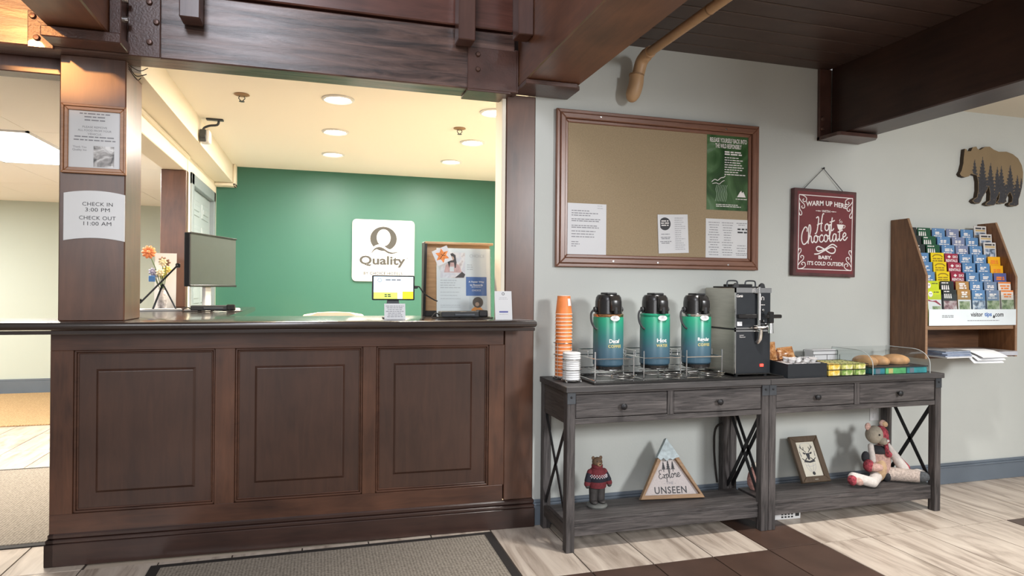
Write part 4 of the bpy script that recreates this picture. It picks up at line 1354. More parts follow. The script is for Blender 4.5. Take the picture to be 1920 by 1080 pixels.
for sx in (-1, 1):
    le.tube([(sx * 0.036, Y_, 0.392), (sx * 0.075, Y_, 0.392)], 0.0018, 6, squash=(1, 0.25, 1))
    le.ball((sx * 0.052, Y_, 0.392), 0.004, 0.001, 0.004, 8)
obj('lettering', le, M['paint_w'], hs)
sc2 = B()
script_text(sc2, 'Hot', -0.072, 0.272, 0.044, 0.0040, Y_, R(3), 1.15)
script_text(sc2, 'Chocolate', -0.178, 0.190, 0.0455, 0.0040, Y_, R(6), 1.10)
stroke(sc2, [(-0.08, 0.132), (-0.05, 0.135), (0.0, 0.158), (0.045, 0.178), (0.072, 0.168), (0.066, 0.145), (0.035, 0.142), (-0.01, 0.165), (-0.05, 0.178), (-0.066, 0.165), (-0.05, 0.150), (0.0, 0.166), (0.05, 0.195), (0.085, 0.180)], 0.0042, Y_)
obj('script_lettering', sc2, M['paint_w'], hs, True)
cu_ = B().prism([(0.082, 0.318), (0.132, 0.318), (0.124, 0.293), (0.114, 0.286), (0.098, 0.286), (0.090, 0.293)], Y_ - 0.0005, Y_ + 0.0005)
stroke(cu_, [(0.130, 0.314), (0.143, 0.312), (0.138, 0.299), (0.126, 0.298)], 0.002, Y_)
stroke(cu_, [(0.100, 0.326), (0.108, 0.334), (0.100, 0.342), (0.107, 0.350)], 0.0018, Y_)
stroke(cu_, [(0.114, 0.326), (0.120, 0.333), (0.113, 0.341)], 0.0018, Y_)
obj('cup_emblem', cu_, M['paint_w'], hs)
obj('hanging_wire', B().tube([(-0.152, -0.018, 0.519), (0.0, -0.010, 0.655), (0.144, -0.018, 0.519)], 0.0022, 6), M['gun'], hs, True)
obj('nail', B().lathe([(0.0, -0.016), (0.006, -0.015), (0.006, -0.012), (0.0025, -0.011), (0.0025, -0.001)], 10, (0, 0, 0.657), 'y'), M['iron'], hs, True)

# ================================================================== BEAR CUTOUT
BEAR = [(-0.249, 0.176), (-0.234, 0.174), (-0.226, 0.162), (-0.196, 0.164), (-0.181, 0.19), (-0.15, 0.198), (-0.138, 0.181), (-0.115, 0.179), (-0.072, 0.202), (-0.033, 0.205), (0.002, 0.188), (0.046, 0.177), (0.118, 0.182), (0.174, 0.169), (0.223, 0.143), (0.256, 0.1), (0.269, 0.053), (0.267, -0.008), (0.258, -0.056), (0.242, -0.105), (0.23, -0.13), (0.23, -0.166), (0.21, -0.178), (0.162, -0.181), (0.138, -0.173), (0.142, -0.161), (0.17, -0.15), (0.173, -0.12), (0.153, -0.086), (0.129, -0.111), (0.117, -0.135), (0.121, -0.153), (0.098, -0.166), (0.05, -0.168), (0.03, -0.163), (0.05, -0.138), (0.057, -0.09), (0.034, -0.133), (0.026, -0.169), (0.01, -0.181), (-0.037, -0.186), (-0.068, -0.179), (-0.06, -0.167), (-0.029, -0.151), (-0.026, -0.106), (-0.038, -0.054), (-0.053, -0.084), (-0.092, -0.133), (-0.107, -0.163), (-0.123, -0.176), (-0.161, -0.174), (-0.181, -0.161), (-0.169, -0.148), (-0.142, -0.135), (-0.131, -0.088), (-0.132, -0.03), (-0.144, 0.008), (-0.194, 0.017), (-0.213, -0.002), (-0.244, -0.01), (-0.278, -0.003), (-0.29, 0.011), (-0.275, 0.032), (-0.26, 0.08), (-0.257, 0.12)]
wb = thing('bear_wall_art', 'wooden bear cutout printed with dark fir trees on the wall', 'wall art', (4.28, 3.2595, 2.01))
obj('cutout_edge', B().prism(BEAR, -0.026, -0.001), M['bear_edge'], wb)
obj('cutout_face', B().prism(BEAR, -0.0275, -0.0262), M['bear_tan'], wb)


def inside(x, z, P):
    c = False
    j = len(P) - 1
    for i in range(len(P)):
        if (P[i][1] > z) != (P[j][1] > z) and x < (P[j][0] - P[i][0]) * (z - P[i][1]) / (P[j][1] - P[i][1]) + P[i][0]:
            c = not c
        j = i
    return c


fb = B()
rn = random.Random(3)
trees = [(-0.164, 0.109, 0.034), (-0.095, 0.131, 0.046), (-0.024, 0.094, 0.044), (0.035, 0.072, 0.030), (0.071, 0.082, 0.044), (0.151, 0.093, 0.046), (0.216, 0.030, 0.036), (0.253, 0.010, 0.034)]
cell = 0.0045
x = -0.30
while x < 0.28:
    z = -0.19
    while z < 0.14:
        if inside(x + cell / 2, z + cell / 2, BEAR) and inside(x, z, BEAR) and inside(x + cell, z + cell, BEAR) and inside(x + cell, z, BEAR) and inside(x, z + cell, BEAR):
            dark = False
            for (tx_, top, hw) in trees:
                dz = top - z
                if dz > 0:
                    wd = min(hw, dz * 0.30 + 0.0015) * (0.55 + 0.45 * (1 - (dz % 0.022) / 0.022) * 1.2)
                    if dz > 0.13:
                        wd *= 1.25
                    if abs(x + cell / 2 - tx_) < wd * rn.uniform(0.75, 1.1):
                        dark = True
            if z < -0.10 and rn.random() < 0.80:
                dark = True
            if x < -0.15 and z > -0.12 and z < 0.02 and x < -0.175:
                dark = False
            if dark:
                fb.poly([(x, -0.0279, z), (x + cell, -0.0279, z), (x + cell, -0.0279, z + cell), (x, -0.0279, z + cell)])
        z += cell
    x += cell
obj('forest_print', fb, M['tree_ink'], wb)
# ================================================================== CONSOLE TABLES
TZ = 0.788


def console_table(x0, x1, label, ol=0.010, orr=0.0006):
    """x0..x1 outer leg faces; front at y = -0.37, back at y = 0 in local space"""
    W = x1 - x0
    t = thing('console_table', label, 'table', (x0, 3.240, 0.0), 0, 'grey console tables along the wall')
    h = 0.042
    obj('table_top', B().box(-ol, W + orr, -0.392, -0.004, TZ - 0.028, TZ, 0.002), M['grey_top'], t)
    lg0 = obj('leg', B().box(0, h, -0.378, -0.332, 0.0, TZ - 0.0285, 0.002), M['grey_v'], t)
    for (dx, dy) in ((W - h, 0), (0, 0.332), (W - h, 0.332)):
        l_ = lg0.copy()
        link(l_, t)
        l_.location = (dx, dy, 0)
    # front apron: frame with two drawers
    obj('rail', B().box(h, W - h, -0.374, -0.354, 0.606, 0.632, 0.0015), M['grey'], t)
    obj('rail', B().box(h, W - h, -0.374, -0.354, 0.748, TZ - 0.0285, 0.0015), M['grey'], t)
    xm = W / 2 - 0.012
    obj('divider', B().box(xm - 0.017, xm + 0.017, -0.375, -0.354, 0.632, 0.748, 0.0015), M['grey_v'], t)
    for (a, c) in ((h + 0.003, xm - 0.0185), (xm + 0.0185, W - h - 0.003)):
        dr = obj('drawer', B().box(a, c, -0.3735, -0.05, 0.6345, 0.7455, 0.003), M['grey'], t)
        kc = ((a + c) / 2, -0.3735, 0.684)
        obj('knob', B().lathe([(0.006, 0.0), (0.006, -0.010), (0.015, -0.016), (0.016, -0.022), (0.010, -0.027), (0.0, -0.028)], 16, kc, 'y'), M['iron'], dr, True)
    obj('side_apron', B().box(0.004, 0.020, -0.332, -0.046, 0.606, TZ - 0.0285, 0.0015), M['grey_y'], t)
    obj('side_apron', B().box(W - 0.020, W - 0.004, -0.332, -0.046, 0.606, TZ - 0.0285, 0.0015), M['grey_y'], t)
    obj('back_apron', B().box(h, W - h, -0.030, -0.014, 0.606, TZ - 0.0285, 0.0015), M['grey'], t)
    # lower shelf
    obj('shelf', B().box(0.010, W - 0.010, -0.352, -0.106, 0.122, 0.142, 0.0015).box(h, W - h, -0.354, -0.334, 0.066, 0.122, 0.0015), M['grey'], t)
    obj('shelf_rail', B().box(0.006, 0.024, -0.332, -0.046, 0.066, 0.1215, 0.0015), M['grey_y'], t)
    obj('shelf_rail', B().box(W - 0.024, W - 0.006, -0.332, -0.046, 0.066, 0.1215, 0.0015), M['grey_y'], t)
    # iron cross braces at both ends
    for xe in (0.012, W - 0.018):
        for (ya, yb) in ((-0.334, -0.044), (-0.044, -0.334)):
            dy, dz = yb - ya, 0.606 - 0.142
            n = math.hypot(dy, dz)
            oy, oz = -dz / n * 0.011, dy / n * 0.011
            obj('cross_brace', B().prism([(ya + oy, 0.142 + oz), (ya - oy, 0.142 - oz), (yb - oy, 0.606 - oz), (yb + oy, 0.606 + oz)], xe, xe + 0.006, 0.001, plane='yz'), M['iron'], t)
    # steel corner brackets with a stud
    for xa in (0.0, W - h):
        bk = obj('corner_bracket', B().box(xa - 0.0004, xa + h + 0.0004, -0.3805, -0.3775, 0.704, TZ - 0.0285, 0.001), M['gun'], t)
        obj('stud', B().lathe([(0.006, -0.3800), (0.005, -0.3830), (0.0, -0.3840)], 10, (xa + h / 2, 0, 0.736), 'y'), M['iron'], bk, True)
    return t


console_table(1.122, 2.2455, 'grey oak console table under the cork board holding airpots')
console_table(2.2485, 3.408, 'grey oak console table nearer the brochure rack holding snacks', 0.0006, 0.008)

# ------------------------------------------------------------------ airpots, their racks and tray
ty = obj('serving_tray', B().box(-0.54, 0.54, -0.162, 0.162, 0.0, 0.004, 0.001).box(-0.54, 0.54, -0.165, -0.159, 0.0, 0.012, 0.002).box(-0.54, 0.54, 0.159, 0.165, 0.0, 0.012, 0.002).box(-0.543, -0.537, -0.165, 0.165, 0.0, 0.012, 0.002).box(0.537, 0.543, -0.165, 0.165, 0.0, 0.012, 0.002), M['black'], loc=(1.806, 3.040, TZ + 0.0005))
tag(ty, 'long flat black tray under the airpot racks and steel dispenser', 'tray')


def rack(x, label):
    r = thing('wire_rack', label, 'rack', (x, 3.055, TZ + 0.0050), 0, 'chrome wire racks under the airpots')
    a, f, k = 0.104, -0.118, 0.110
    fr_ = B()
    for z in (0.005, 0.112):
        fr_.tube([(-a, f, z), (a, f, z), (a, k, z), (-a, k, z)], 0.0026, 6, closed=True)
    fr_.tube([(-a, k, 0.142), (a, k, 0.142)], 0.0026, 6)
    fr_.tube([(-a, f + 0.09, 0.142), (-a, k, 0.142)], 0.0026, 6).tube([(a, f + 0.09, 0.142), (a, k, 0.142)], 0.0026, 6)
    for px, py in ((-a, f), (a, f), (-a, k), (a, k)):
        fr_.tube([(px, py, 0.0), (px, py, 0.148)], 0.0032, 8)
    for sx in (-1, 1):
        fr_.tube([(sx * a, f + 0.09, 0.112), (sx * a, f + 0.09, 0.142)], 0.0024, 6)
    obj('wire_frame', fr_, M['chrome'], r, True)
    gr = B()
    for q in range(6):
        xx = -0.075 + 0.03 * q
        gr.tube([(xx, f + 0.052, 0.046), (xx, k, 0.046)], 0.0018, 6)
    gr.tube([(-a, f + 0.052, 0.046), (a, f + 0.052, 0.046)], 0.0026, 6).tube([(-a, k, 0.046), (a, k, 0.046)], 0.0026, 6)
    obj('wire_floor', gr, M['chrome'], r, True)
    lp = B()
    for z, s_ in ((0.030, 1.0), (0.020, 0.94)):
        lp.tube(smooth_path([(-0.02 * s_, f - 0.002, z), (0.0, f - 0.030, z), (0.05 * s_, f - 0.040, z), (0.10 * s_, f - 0.030, z), (0.115 * s_, f - 0.002, z), (0.10 * s_, f + 0.03, z), (0.0, f + 0.035, z)], 5, True), 0.0022, 6, closed=True)
    for q in range(4):
        lp.tube([(0.01 + 0.025 * q, f - 0.034, 0.020), (0.01 + 0.025 * q, f + 0.034, 0.020)], 0.0015, 6)
    lp.tube([(-0.02, f, 0.03), (-0.08, f + 0.01, 0.030), (-a, f + 0.02, 0.046)], 0.0022, 6)
    obj('drip_loop', lp, M['chrome'], r, True)
    obj('drip_pad', B().lathe([(0.0, 0.021), (0.036, 0.021), (0.036, 0.026), (0.0, 0.027)], 20, (0.045, f - 0.003, 0)), M['black'], r, True)
    return r


for x, lab in ((1.401, 'chrome wire rack under the decaf coffee airpot'), (1.665, 'chrome wire rack under the hot water airpot'), (1.908, 'chrome wire rack under the regular coffee airpot')):
    rack(x, lab)


def airpot(x, line1, line2, band, label):
    p = thing('airpot', label, 'airpot', (x, 3.052, TZ + 0.053), 0, 'green airpots on the coffee table')
    r = 0.0775
    obj('body', B().lathe([(0.070, 0.018), (r, 0.026), (r, 0.262), (r - 0.003, 0.270)], 48), M['pot'], p, True)
    obj('base', B().lathe([(0.066, 0.0), (0.072, 0.003), (0.073, 0.018), (0.070, 0.019)], 40), M['black'], p, True)
    obj('collar', B().lathe([(r - 0.003, 0.267), (r - 0.0005, 0.270), (r - 0.0005, 0.281), (r - 0.005, 0.284)], 40), band, p, True)
    obj('lid', B().lathe([(r - 0.007, 0.282), (0.0685, 0.292), (0.0675, 0.345), (0.064, 0.366), (0.055, 0.379), (0.030, 0.384), (0.0, 0.385)], 40), M['black'], p, True)
    obj('pump_button', B().box(-0.028, 0.028, -0.045, 0.04, 0.380, 0.391, 0.005, 2), M['black_m'], p)
    sp = B().prism([(-0.040, 0.384), (-0.062, 0.372), (-0.092, 0.352), (-0.096, 0.325), (-0.088, 0.300), (-0.066, 0.290), (-0.050, 0.300)], -0.024, 0.024, 0.006, 2, plane='yz')
    obj('spout', sp, M['black'], p, True)
    obj('spout_tip', B().lathe([(0.010, 0.286), (0.011, 0.300), (0.010, 0.318)], 14, (0, -0.086, 0)), M['black_m'], p, True)
    for sx in (-1, 1):
        obj('hinge', B().lathe([(0.013, 0.0), (0.014, 0.008), (0.009, 0.012), (0.0, 0.0125)], 12, (sx * 0.068 if sx > 0 else -0.080, 0.0, 0.305), 'x'), M['black_m'], p, True)
    hd = B().tube(smooth_path([(-0.079, 0, 0.305), (-0.100, -0.012, 0.285), (-0.104, -0.025, 0.245), (-0.094, -0.040, 0.215), (-0.082, -0.045, 0.205)], 6), 0.0055, 8)
    hd.tube(smooth_path([(0.079, 0, 0.305), (0.084, 0.02, 0.30), (0.080, 0.045, 0.26), (0.06, 0.075, 0.225)], 6), 0.005, 8)
    obj('bail_handle', hd, M['black_m'], p, True)
    bd_ = obj('badge', B().lathe([(0.0, -0.0035), (0.024, -0.003), (0.026, 0.0)], 28, (0, 0, 0), 'y'), M['white_g'], p, True, loc=(0.0, -r - 0.002, 0.262))
    bd_.scale = (1, 1, 0.55)
    obj('badge_print', print_lines(B(), -0.014, 0.014, [0.258, 0.263], 0.003, -r - 0.0058, 3, True, (0.9, 1.0)), M['ink_l'], p)
    obj('lettering', add_text(B(), line1, 0.0, 0.148, 0, 0.056 if len(line1) < 6 else 0.068, 0.020 if len(line1) < 6 else 0.024, 0.02, wrap=r + 0.0007), M['paint_w'], p)
    obj('lettering', add_text(B(), line2, 0.002, 0.122, 0, 0.072 if len(line2) > 5 else 0.066, 0.015, 0.03, spacing=1.1, wrap=r + 0.0007), M['gold_ink'], p)
    return p


copper = mat('copper_band', (0.62, 0.34, 0.18), 0.25, 1.0, noise=0.2)
airpot(1.418, 'Decaf', 'COFFEE', copper, 'green airpot lettered Decaf Coffee, nearest the cup stack')
airpot(1.684, 'Hot', 'WATER', M['pot'], 'green airpot lettered Hot Water in the middle of three')
airpot(1.930, 'Regular', 'COFFEE', M['steel_hi'], 'green airpot lettered Regular Coffee beside the steel dispenser')

# ------------------------------------------------------------------ cup caddy
cd = thing('cup_caddy', 'wire caddy holding paper cups and white lids at table end', 'caddy', (1.200, 3.07, TZ + 0.0005))
cf = B()
for (cy, rr_, zs) in ((0.050, 0.052, (0.010, 0.125, 0.185)), (-0.062, 0.049, (0.010, 0.062, 0.112))):
    for z in zs:
        cf.tube([(rr_ * math.cos(2 * PI * k / 24), cy + rr_ * math.sin(2 * PI * k / 24), z) for k in range(24)], 0.002, 6, closed=True)
    for k in range(4):
        a = 2 * PI * k / 4 + 0.6
        cf.tube([(rr_ * math.cos(a), cy + rr_ * math.sin(a), 0.008), (rr_ * math.cos(a), cy + rr_ * math.sin(a), zs[-1])], 0.0016, 6)
obj('wire_frame', cf, M['chrome'], cd, True)
cg_ = B()
for cy in (0.05, -0.062):
    cg_.tube([(-0.05, cy, 0.010), (0.05, cy, 0.010)], 0.002, 6).tube([(0, cy - 0.05, 0.010), (0, cy + 0.05, 0.010)], 0.002, 6)
obj('wire_floor', cg_, M['iron'], cd, True)
for sx in (-0.038, 0.038):
    for cy in (0.085, -0.095):
        obj('foot', B().lathe([(0.005, 0.0), (0.007, 0.004), (0.004, 0.0095)], 10, (sx, cy, 0)), M['chrome'], cd, True)
# inverted cups: wide rim down
ORDN = ['first', 'second', 'third', 'fourth', 'fifth', 'sixth', 'seventh', 'eighth', 'ninth', 'tenth', 'eleventh', 'twelfth', 'thirteenth', 'fourteenth', 'fifteenth', 'sixteenth', 'seventeenth']
cup0 = None
n_cups = 18
for k in range(n_cups):
    z = TZ + 0.0135 + k * 0.0186
    lab = 'orange paper cup, %s of the tall inverted stack' % ('topmost' if k == n_cups - 1 else 'lowest' if k == 0 else ORDN[n_cups - 1 - k] + ' from the top')
    if cup0 is None:
        cup0 = thing('paper_cup', lab, 'cup', (1.200, 3.12, z), 0, 'orange paper cups in the wire caddy')
        obj('cup_wall', B().lathe([(0.0425, 0.004), (0.0405, 0.02), (0.033, 0.096), (0.0315, 0.0962), (0.0315, 0.090), (0.0, 0.090)], 32), M['orange'], cup0, True)
        obj('cup_rim', B().tube([(0.0430 * math.cos(2 * PI * q / 32), 0.0430 * math.sin(2 * PI * q / 32), 0.003) for q in range(32)], 0.0022, 6, closed=True), M['cup_rim'], cup0, True)
    else:
        c = dup(cup0, (1.200, 3.12, z), label=lab)
        if k == n_cups - 1:
            pb = B()
            for q in range(4):
                a0, a1 = R(-78 + q * 8), R(-70 + q * 8)
                r0_, r1_ = 0.0402, 0.0352
                pb.poly([(r0_ * math.cos(a0), r0_ * math.sin(a0), 0.045), (r0_ * math.cos(a1), r0_ * math.sin(a1), 0.045), (r1_ * math.cos(a1), r1_ * math.sin(a1), 0.082), (r1_ * math.cos(a0), r1_ * math.sin(a0), 0.082)])
            obj('printed_patch', pb, M['paint_w'], c)
            obj('bottom_rim', B().tube([(0.033 * math.cos(2 * PI * q / 32), 0.033 * math.sin(2 * PI * q / 32), 0.096) for q in range(32)], 0.0016, 6, closed=True), M['cup_rim'], c, True)
lid0 = None
for k in range(12):
    z = TZ + 0.0135 + k * 0.0112
    lab = 'white cup lid, %s of the lid column in front of cups' % ('topmost' if k == 11 else 'lowest' if k == 0 else ORDN[11 - k] + ' from the top')
    if lid0 is None:
        lid0 = tag(obj('drink_cover', B().lathe([(0.0435, 0.0), (0.0445, 0.002), (0.0445, 0.007), (0.0425, 0.0095), (0.039, 0.0108), (0.0, 0.0108)], 32), M['white_g'], None, True, loc=(1.200, 3.008, z)), lab, 'lid', 'white cup lids in the wire caddy')
    else:
        o = lid0.copy()
        COL.objects.link(o)
        o.location = (1.200, 3.008, z)
        o['label'] = lab

# ------------------------------------------------------------------ steel and black beverage dispenser
ds = thing('beverage_dispenser', 'tall steel beverage dispenser with black front and chrome faucet', 'dispenser', (2.214, 2.955, TZ + 0.0050))
HW, DP = 0.112, 0.265
obj('lower_body', B().box(-HW, HW, 0.004, DP, 0.010, 0.246, 0.003), M['steel'], ds)
obj('upper_body', B().box(-HW, HW, 0.004, DP + 0.012, 0.252, 0.470, 0.003), M['steel'], ds)
obj('waist_seam', B().box(-HW + 0.002, HW - 0.002, 0.006, DP, 0.245, 0.2525), M['iron'], ds)
for sx in (-0.09, 0.09):
    for yy in (0.02, 0.24):
        obj('foot', B().lathe([(0.010, 0.0), (0.012, 0.01)], 12, (sx, yy, 0)), M['black_m'], ds, True)
obj('lower_panel', B().box(-HW + 0.004, HW - 0.004, -0.002, 0.005, 0.016, 0.238, 0.002), M['panel_black'], ds)
obj('upper_panel', B().box(-HW + 0.004, HW - 0.004, -0.002, 0.005, 0.258, 0.445, 0.002), M['panel_black'], ds)
obj('chrome_trim', B().box(-HW, -HW + 0.005, -0.004, 0.005, 0.010, 0.246).box(-HW, HW, -0.004, 0.005, 0.010, 0.016).box(-HW, HW, -0.004, 0.005, 0.237, 0.246).box(-HW, -HW + 0.005, -0.004, 0.005, 0.252, 0.470).box(-HW, HW, -0.004, 0.005, 0.252, 0.259).box(-HW, HW, -0.004, 0.005, 0.444, 0.470), M['steel_hi'], ds)
obj('lid', B().box(-HW + 0.02, HW - 0.02, 0.03, DP - 0.03, 0.470, 0.478, 0.003).box(-0.05, 0.05, 0.07, 0.20, 0.478, 0.490, 0.004), M['black_m'], ds)
for xx in (-0.06, 0.055):
    obj('lid_handle', B().tube(smooth_path([(xx - 0.032, 0.10, 0.476), (xx - 0.032, 0.10, 0.498), (xx - 0.022, 0.10, 0.508), (xx + 0.022, 0.10, 0.508), (xx + 0.032, 0.10, 0.498), (xx + 0.032, 0.10, 0.476)], 3), 0.004, 8), M['gun'], ds, True)
for xx in (-0.095, 0.068):
    obj('latch', B().prism([(xx - 0.018, 0.470), (xx + 0.018, 0.470), (xx + 0.012, 0.490), (xx, 0.496), (xx - 0.014, 0.486)], 0.012, 0.03, 0.002), M['black_m'], ds)
obj('gauge_tube', B().tube([(0.024, -0.016, 0.262), (0.024, -0.016, 0.475)], 0.010, 14), M['steel_hi'], ds, True)
obj('gauge_glass', B().tube([(0.024, -0.0245, 0.30), (0.024, -0.0245, 0.44)], 0.003, 8), M['white_g'], ds, True)
obj('tube_cap', B().box(0.000, 0.030, -0.020, -0.002, 0.440, 0.470, 0.003), M['steel_hi'], ds)
obj('clamp_band', B().box(-HW + 0.012, 0.012, -0.020, -0.002, 0.309, 0.330, 0.003), M['black'], ds)
fa = obj('faucet', B().tube([(-0.012, -0.012, 0.262), (0.070, -0.030, 0.262)], 0.011, 14).tube([(0.070, -0.002, 0.275), (0.070, -0.060, 0.275)], 0.012, 14).tube([(0.070, -0.052, 0.285), (0.070, -0.052, 0.232)], [0.012, 0.016], 14).lathe([(0.016, 0.0), (0.018, 0.006), (0.010, 0.012)], 16, (-0.005, -0.02, 0.256)), M['steel_hi'], ds, True)
obj('faucet_nut', B().tube([(0.024, -0.016, 0.250), (0.024, -0.016, 0.270)], 0.015, 6).tube([(0.045, -0.024, 0.256), (0.045, -0.024, 0.270)], 0.012, 6), M['steel_hi'], fa)
obj('faucet_handle', B().box(0.040, 0.135, -0.062, -0.042, 0.310, 0.330, 0.006, 2).box(0.055, 0.082, -0.066, -0.040, 0.283, 0.345, 0.006, 2), M['black'], ds)
obj('guard', B().tube([(0.026, -0.030, 0.250), (0.024, -0.024, 0.200), (0.020, -0.010, 0.178)], [0.012, 0.013, 0.011], 12), M['steel_hi'], ds, True)
obj('knob', B().lathe([(0.0, -0.012), (0.007, -0.011), (0.008, -0.002)], 12, (0.055, 0, 0.352), 'y').lathe([(0.0, -0.012), (0.007, -0.011), (0.008, -0.002)], 12, (0.055, 0, 0.294), 'y'), M['steel_hi'], ds, True)
lo = B()
add_text(lo, 'Curtis', -0.085, 0.427, -0.0026, 0.038, 0.014, 0.02, 0.3)
add_text(lo, 'Lower', -0.071, 0.219, -0.0026, 0.026, 0.006)
add_text(lo, 'Reservoir', -0.066, 0.209, -0.0026, 0.036, 0.006)
print_lines(lo, 0.045, 0.075, [0.378], 0.003, -0.0026, 2, True, (0.95, 1))
lo.tube(smooth_path([(0.050, -0.003, 0.405), (0.050, -0.003, 0.418), (0.057, -0.003, 0.423), (0.064, -0.003, 0.418), (0.064, -0.003, 0.405)], 4), 0.0016, 5)
obj('lettering', lo, M['paint_w'], ds)
obj('label_plate', rect(B(), -0.100, -0.070, 0.268, 0.290, -0.0026), M['white'], ds)
obj('power_light', B().box(0.042, 0.064, -0.007, -0.002, 0.050, 0.064, 0.003, 2), M['red_lit'], ds)

# ------------------------------------------------------------------ condiment tray, creamers, sweet packets
cx0, cx1, cy0, cy1 = 2.362, 2.612, 2.862, 3.110
co = thing('condiment_tray', 'black open condiment tray between dispenser and tea basket', 'tray', ((cx0 + cx1) / 2, (cy0 + cy1) / 2, TZ + 0.0005))
hw, hd_ = (cx1 - cx0) / 2, (cy1 - cy0) / 2
obj('tray_floor', B().box(-hw, hw, -hd_, hd_, 0, 0.006), M['panel_black'], co)
obj('tray_side', B().box(-hw, hw, -hd_, -hd_ + 0.006, 0.006, 0.075, 0.001), M['panel_black'], co)
obj('tray_side', B().box(-hw, hw, hd_ - 0.006, hd_, 0.006, 0.092, 0.001), M['panel_black'], co)
obj('tray_side', B().prism([(-hd_ + 0.006, 0.006), (hd_ - 0.006, 0.006), (hd_ - 0.006, 0.090), (-hd_ + 0.006, 0.073)], -hw, -hw + 0.006, plane='yz'), M['panel_black'], co)
obj('tray_side', B().prism([(-hd_ + 0.006, 0.006), (hd_ - 0.006, 0.006), (hd_ - 0.006, 0.090), (-hd_ + 0.006, 0.073)], hw - 0.006, hw, plane='yz'), M['panel_black'], co)
rn = random.Random(12)
cm0 = None
foil = mat('creamer_foil', (0.70, 0.66, 0.66), 0.35, 0.3, noise=0.15, nscale=90)
for layer in range(4):
    for i in range(5 if layer < 3 else 4):
        for j in range(3 if layer < 3 else 2):
            x = cx0 + 0.030 + i * 0.046 + rn.uniform(-0.003, 0.003) + (0.018 if layer == 3 else 0)
            y = cy0 + 0.032 + j * 0.046 + rn.uniform(-0.003, 0.003)
            z = TZ + 0.0072 + layer * 0.0235
            rot = (0, 0, rn.uniform(0, 6))
            if layer == 3:
                rot = (rn.uniform(-0.35, 0.35), rn.uniform(-0.3, 0.3), rn.uniform(0, 6))
                z += 0.003
            lab = 'white creamer cup, %s layer, %s from left in %s row of condiment tray' % (('lowest', 'second', 'third', 'loose top')[layer], ORDN[i], ('front', 'middle', 'back')[j])
            if cm0 is None:
                cm0 = thing('creamer_cup', lab, 'creamer', (x, y, z), 0, 'creamer cups in the condiment tray', rot)
                obj('cup', B().lathe([(0.013, 0.0), (0.018, 0.018), (0.0205, 0.019), (0.0205, 0.0205)], 16), M['white_g'], cm0, True)
                obj('foil_lid', B().lathe([(0.0, 0.0215), (0.0205, 0.0212), (0.0208, 0.0206), (0.0, 0.0204)], 16), foil, cm0, True)
            else:
                c = dup(cm0, (x, y, z), label=lab)
                c.rotation_euler = rot
amber = photo_print('amber_wrapper', [(0.3, (0.16, 0.055, 0.015)), (0.5, (0.45, 0.20, 0.07)), (0.7, (0.66, 0.42, 0.22))], 40, rough=0.25)


def pouch(name, label, cat, x, y, z, w_, h_, t_, rot, m, group=None):
    p = thing(name, label, cat, (x, y, z), 0, group, rot)
    b = B()
    nx, nz = 8, 8
    for s_ in (-1, 1):
        g = [[b.bm.verts.new((-w_ / 2 + w_ * i / nx, s_ * t_ * math.sin(PI * i / nx) ** 0.5 * math.sin(PI * k / nz) ** 0.5, h_ * k / nz)) for i in range(nx + 1)] for k in range(nz + 1)]
        for k in range(nz):
            for i in range(nx):
                b.bm.faces.new((g[k][i], g[k][i + 1], g[k + 1][i + 1], g[k + 1][i]))
    bmesh.ops.remove_doubles(b.bm, verts=b.bm.verts[:], dist=0.0004)
    obj('wrapper', b, m, p, True)
    obj('seal', B().box(-w_ / 2, w_ / 2, -0.0012, 0.0012, h_ - 0.004, h_ + 0.008).box(-w_ / 2, w_ / 2, -0.0012, 0.0012, -0.006, 0.002), m, p)
    return p


pouch('snack_packet', 'brown foil packet standing upright beside the dispenser', 'packet', 2.412, 3.055, TZ + 0.080, 0.080, 0.088, 0.016, (R(-12), 0, R(6)), amber, 'brown packets in the condiment tray')
pouch('snack_packet', 'brown foil packet lying across back of the condiment tray', 'packet', 2.520, 3.060, TZ + 0.088, 0.095, 0.052, 0.016, (R(-25), R(-6), R(-8)), amber, 'brown packets in the condiment tray')
pouch('snack_packet', 'dark brown packet half hidden between the two brown packets', 'packet', 2.465, 3.075, TZ + 0.060, 0.070, 0.062, 0.012, (R(-10), R(5), R(0)), photo_print('dark_wrapper', [(0.3, (0.05, 0.018, 0.010)), (0.7, (0.28, 0.10, 0.04))], 40, rough=0.25), 'brown packets in the condiment tray')

# ------------------------------------------------------------------ tea basket
tx0, tx1, ty0, ty1 = 2.622, 2.880, 2.866, 3.060
tbk = thing('tea_basket', 'black wire basket filled with yellow and green tea packets', 'basket', (tx0, ty0, TZ + 0.0005))
wf = B()
TWd, TDp = tx1 - tx0, ty1 - ty0
for z in (0.003, 0.035, 0.066):
    wf.tube([(-0.004, -0.006, z), (TWd + 0.004, -0.006, z), (TWd + 0.004, TDp + 0.004, z), (-0.004, TDp + 0.004, z)], 0.0014, 5, closed=True)
for q in range(4):
    xx = -0.004 + (TWd + 0.008) * q / 3
    wf.tube([(xx, -0.006, 0.0), (xx, -0.006, 0.068)], 0.0014, 5).tube([(xx, TDp + 0.004, 0.0), (xx, TDp + 0.004, 0.095)], 0.0014, 5)
for q in range(1, 5):
    yy = TDp * q / 5
    wf.tube([(-0.004, yy, 0.0), (-0.004, yy, 0.068)], 0.0014, 5).tube([(TWd + 0.004, yy, 0.0), (TWd + 0.004, yy, 0.068)], 0.0014, 5)
obj('wire_frame', wf, M['iron'], tbk, True)
obj('wire_floor', B().box(-0.003, TWd + 0.003, -0.005, TDp + 0.003, 0.0, 0.0022), M['iron'], tbk)
yel_p = photo_print('yellow_tea_print', [(0.3, (0.55, 0.28, 0.03)), (0.5, (0.80, 0.60, 0.10)), (0.68, (0.85, 0.78, 0.45))], 45)
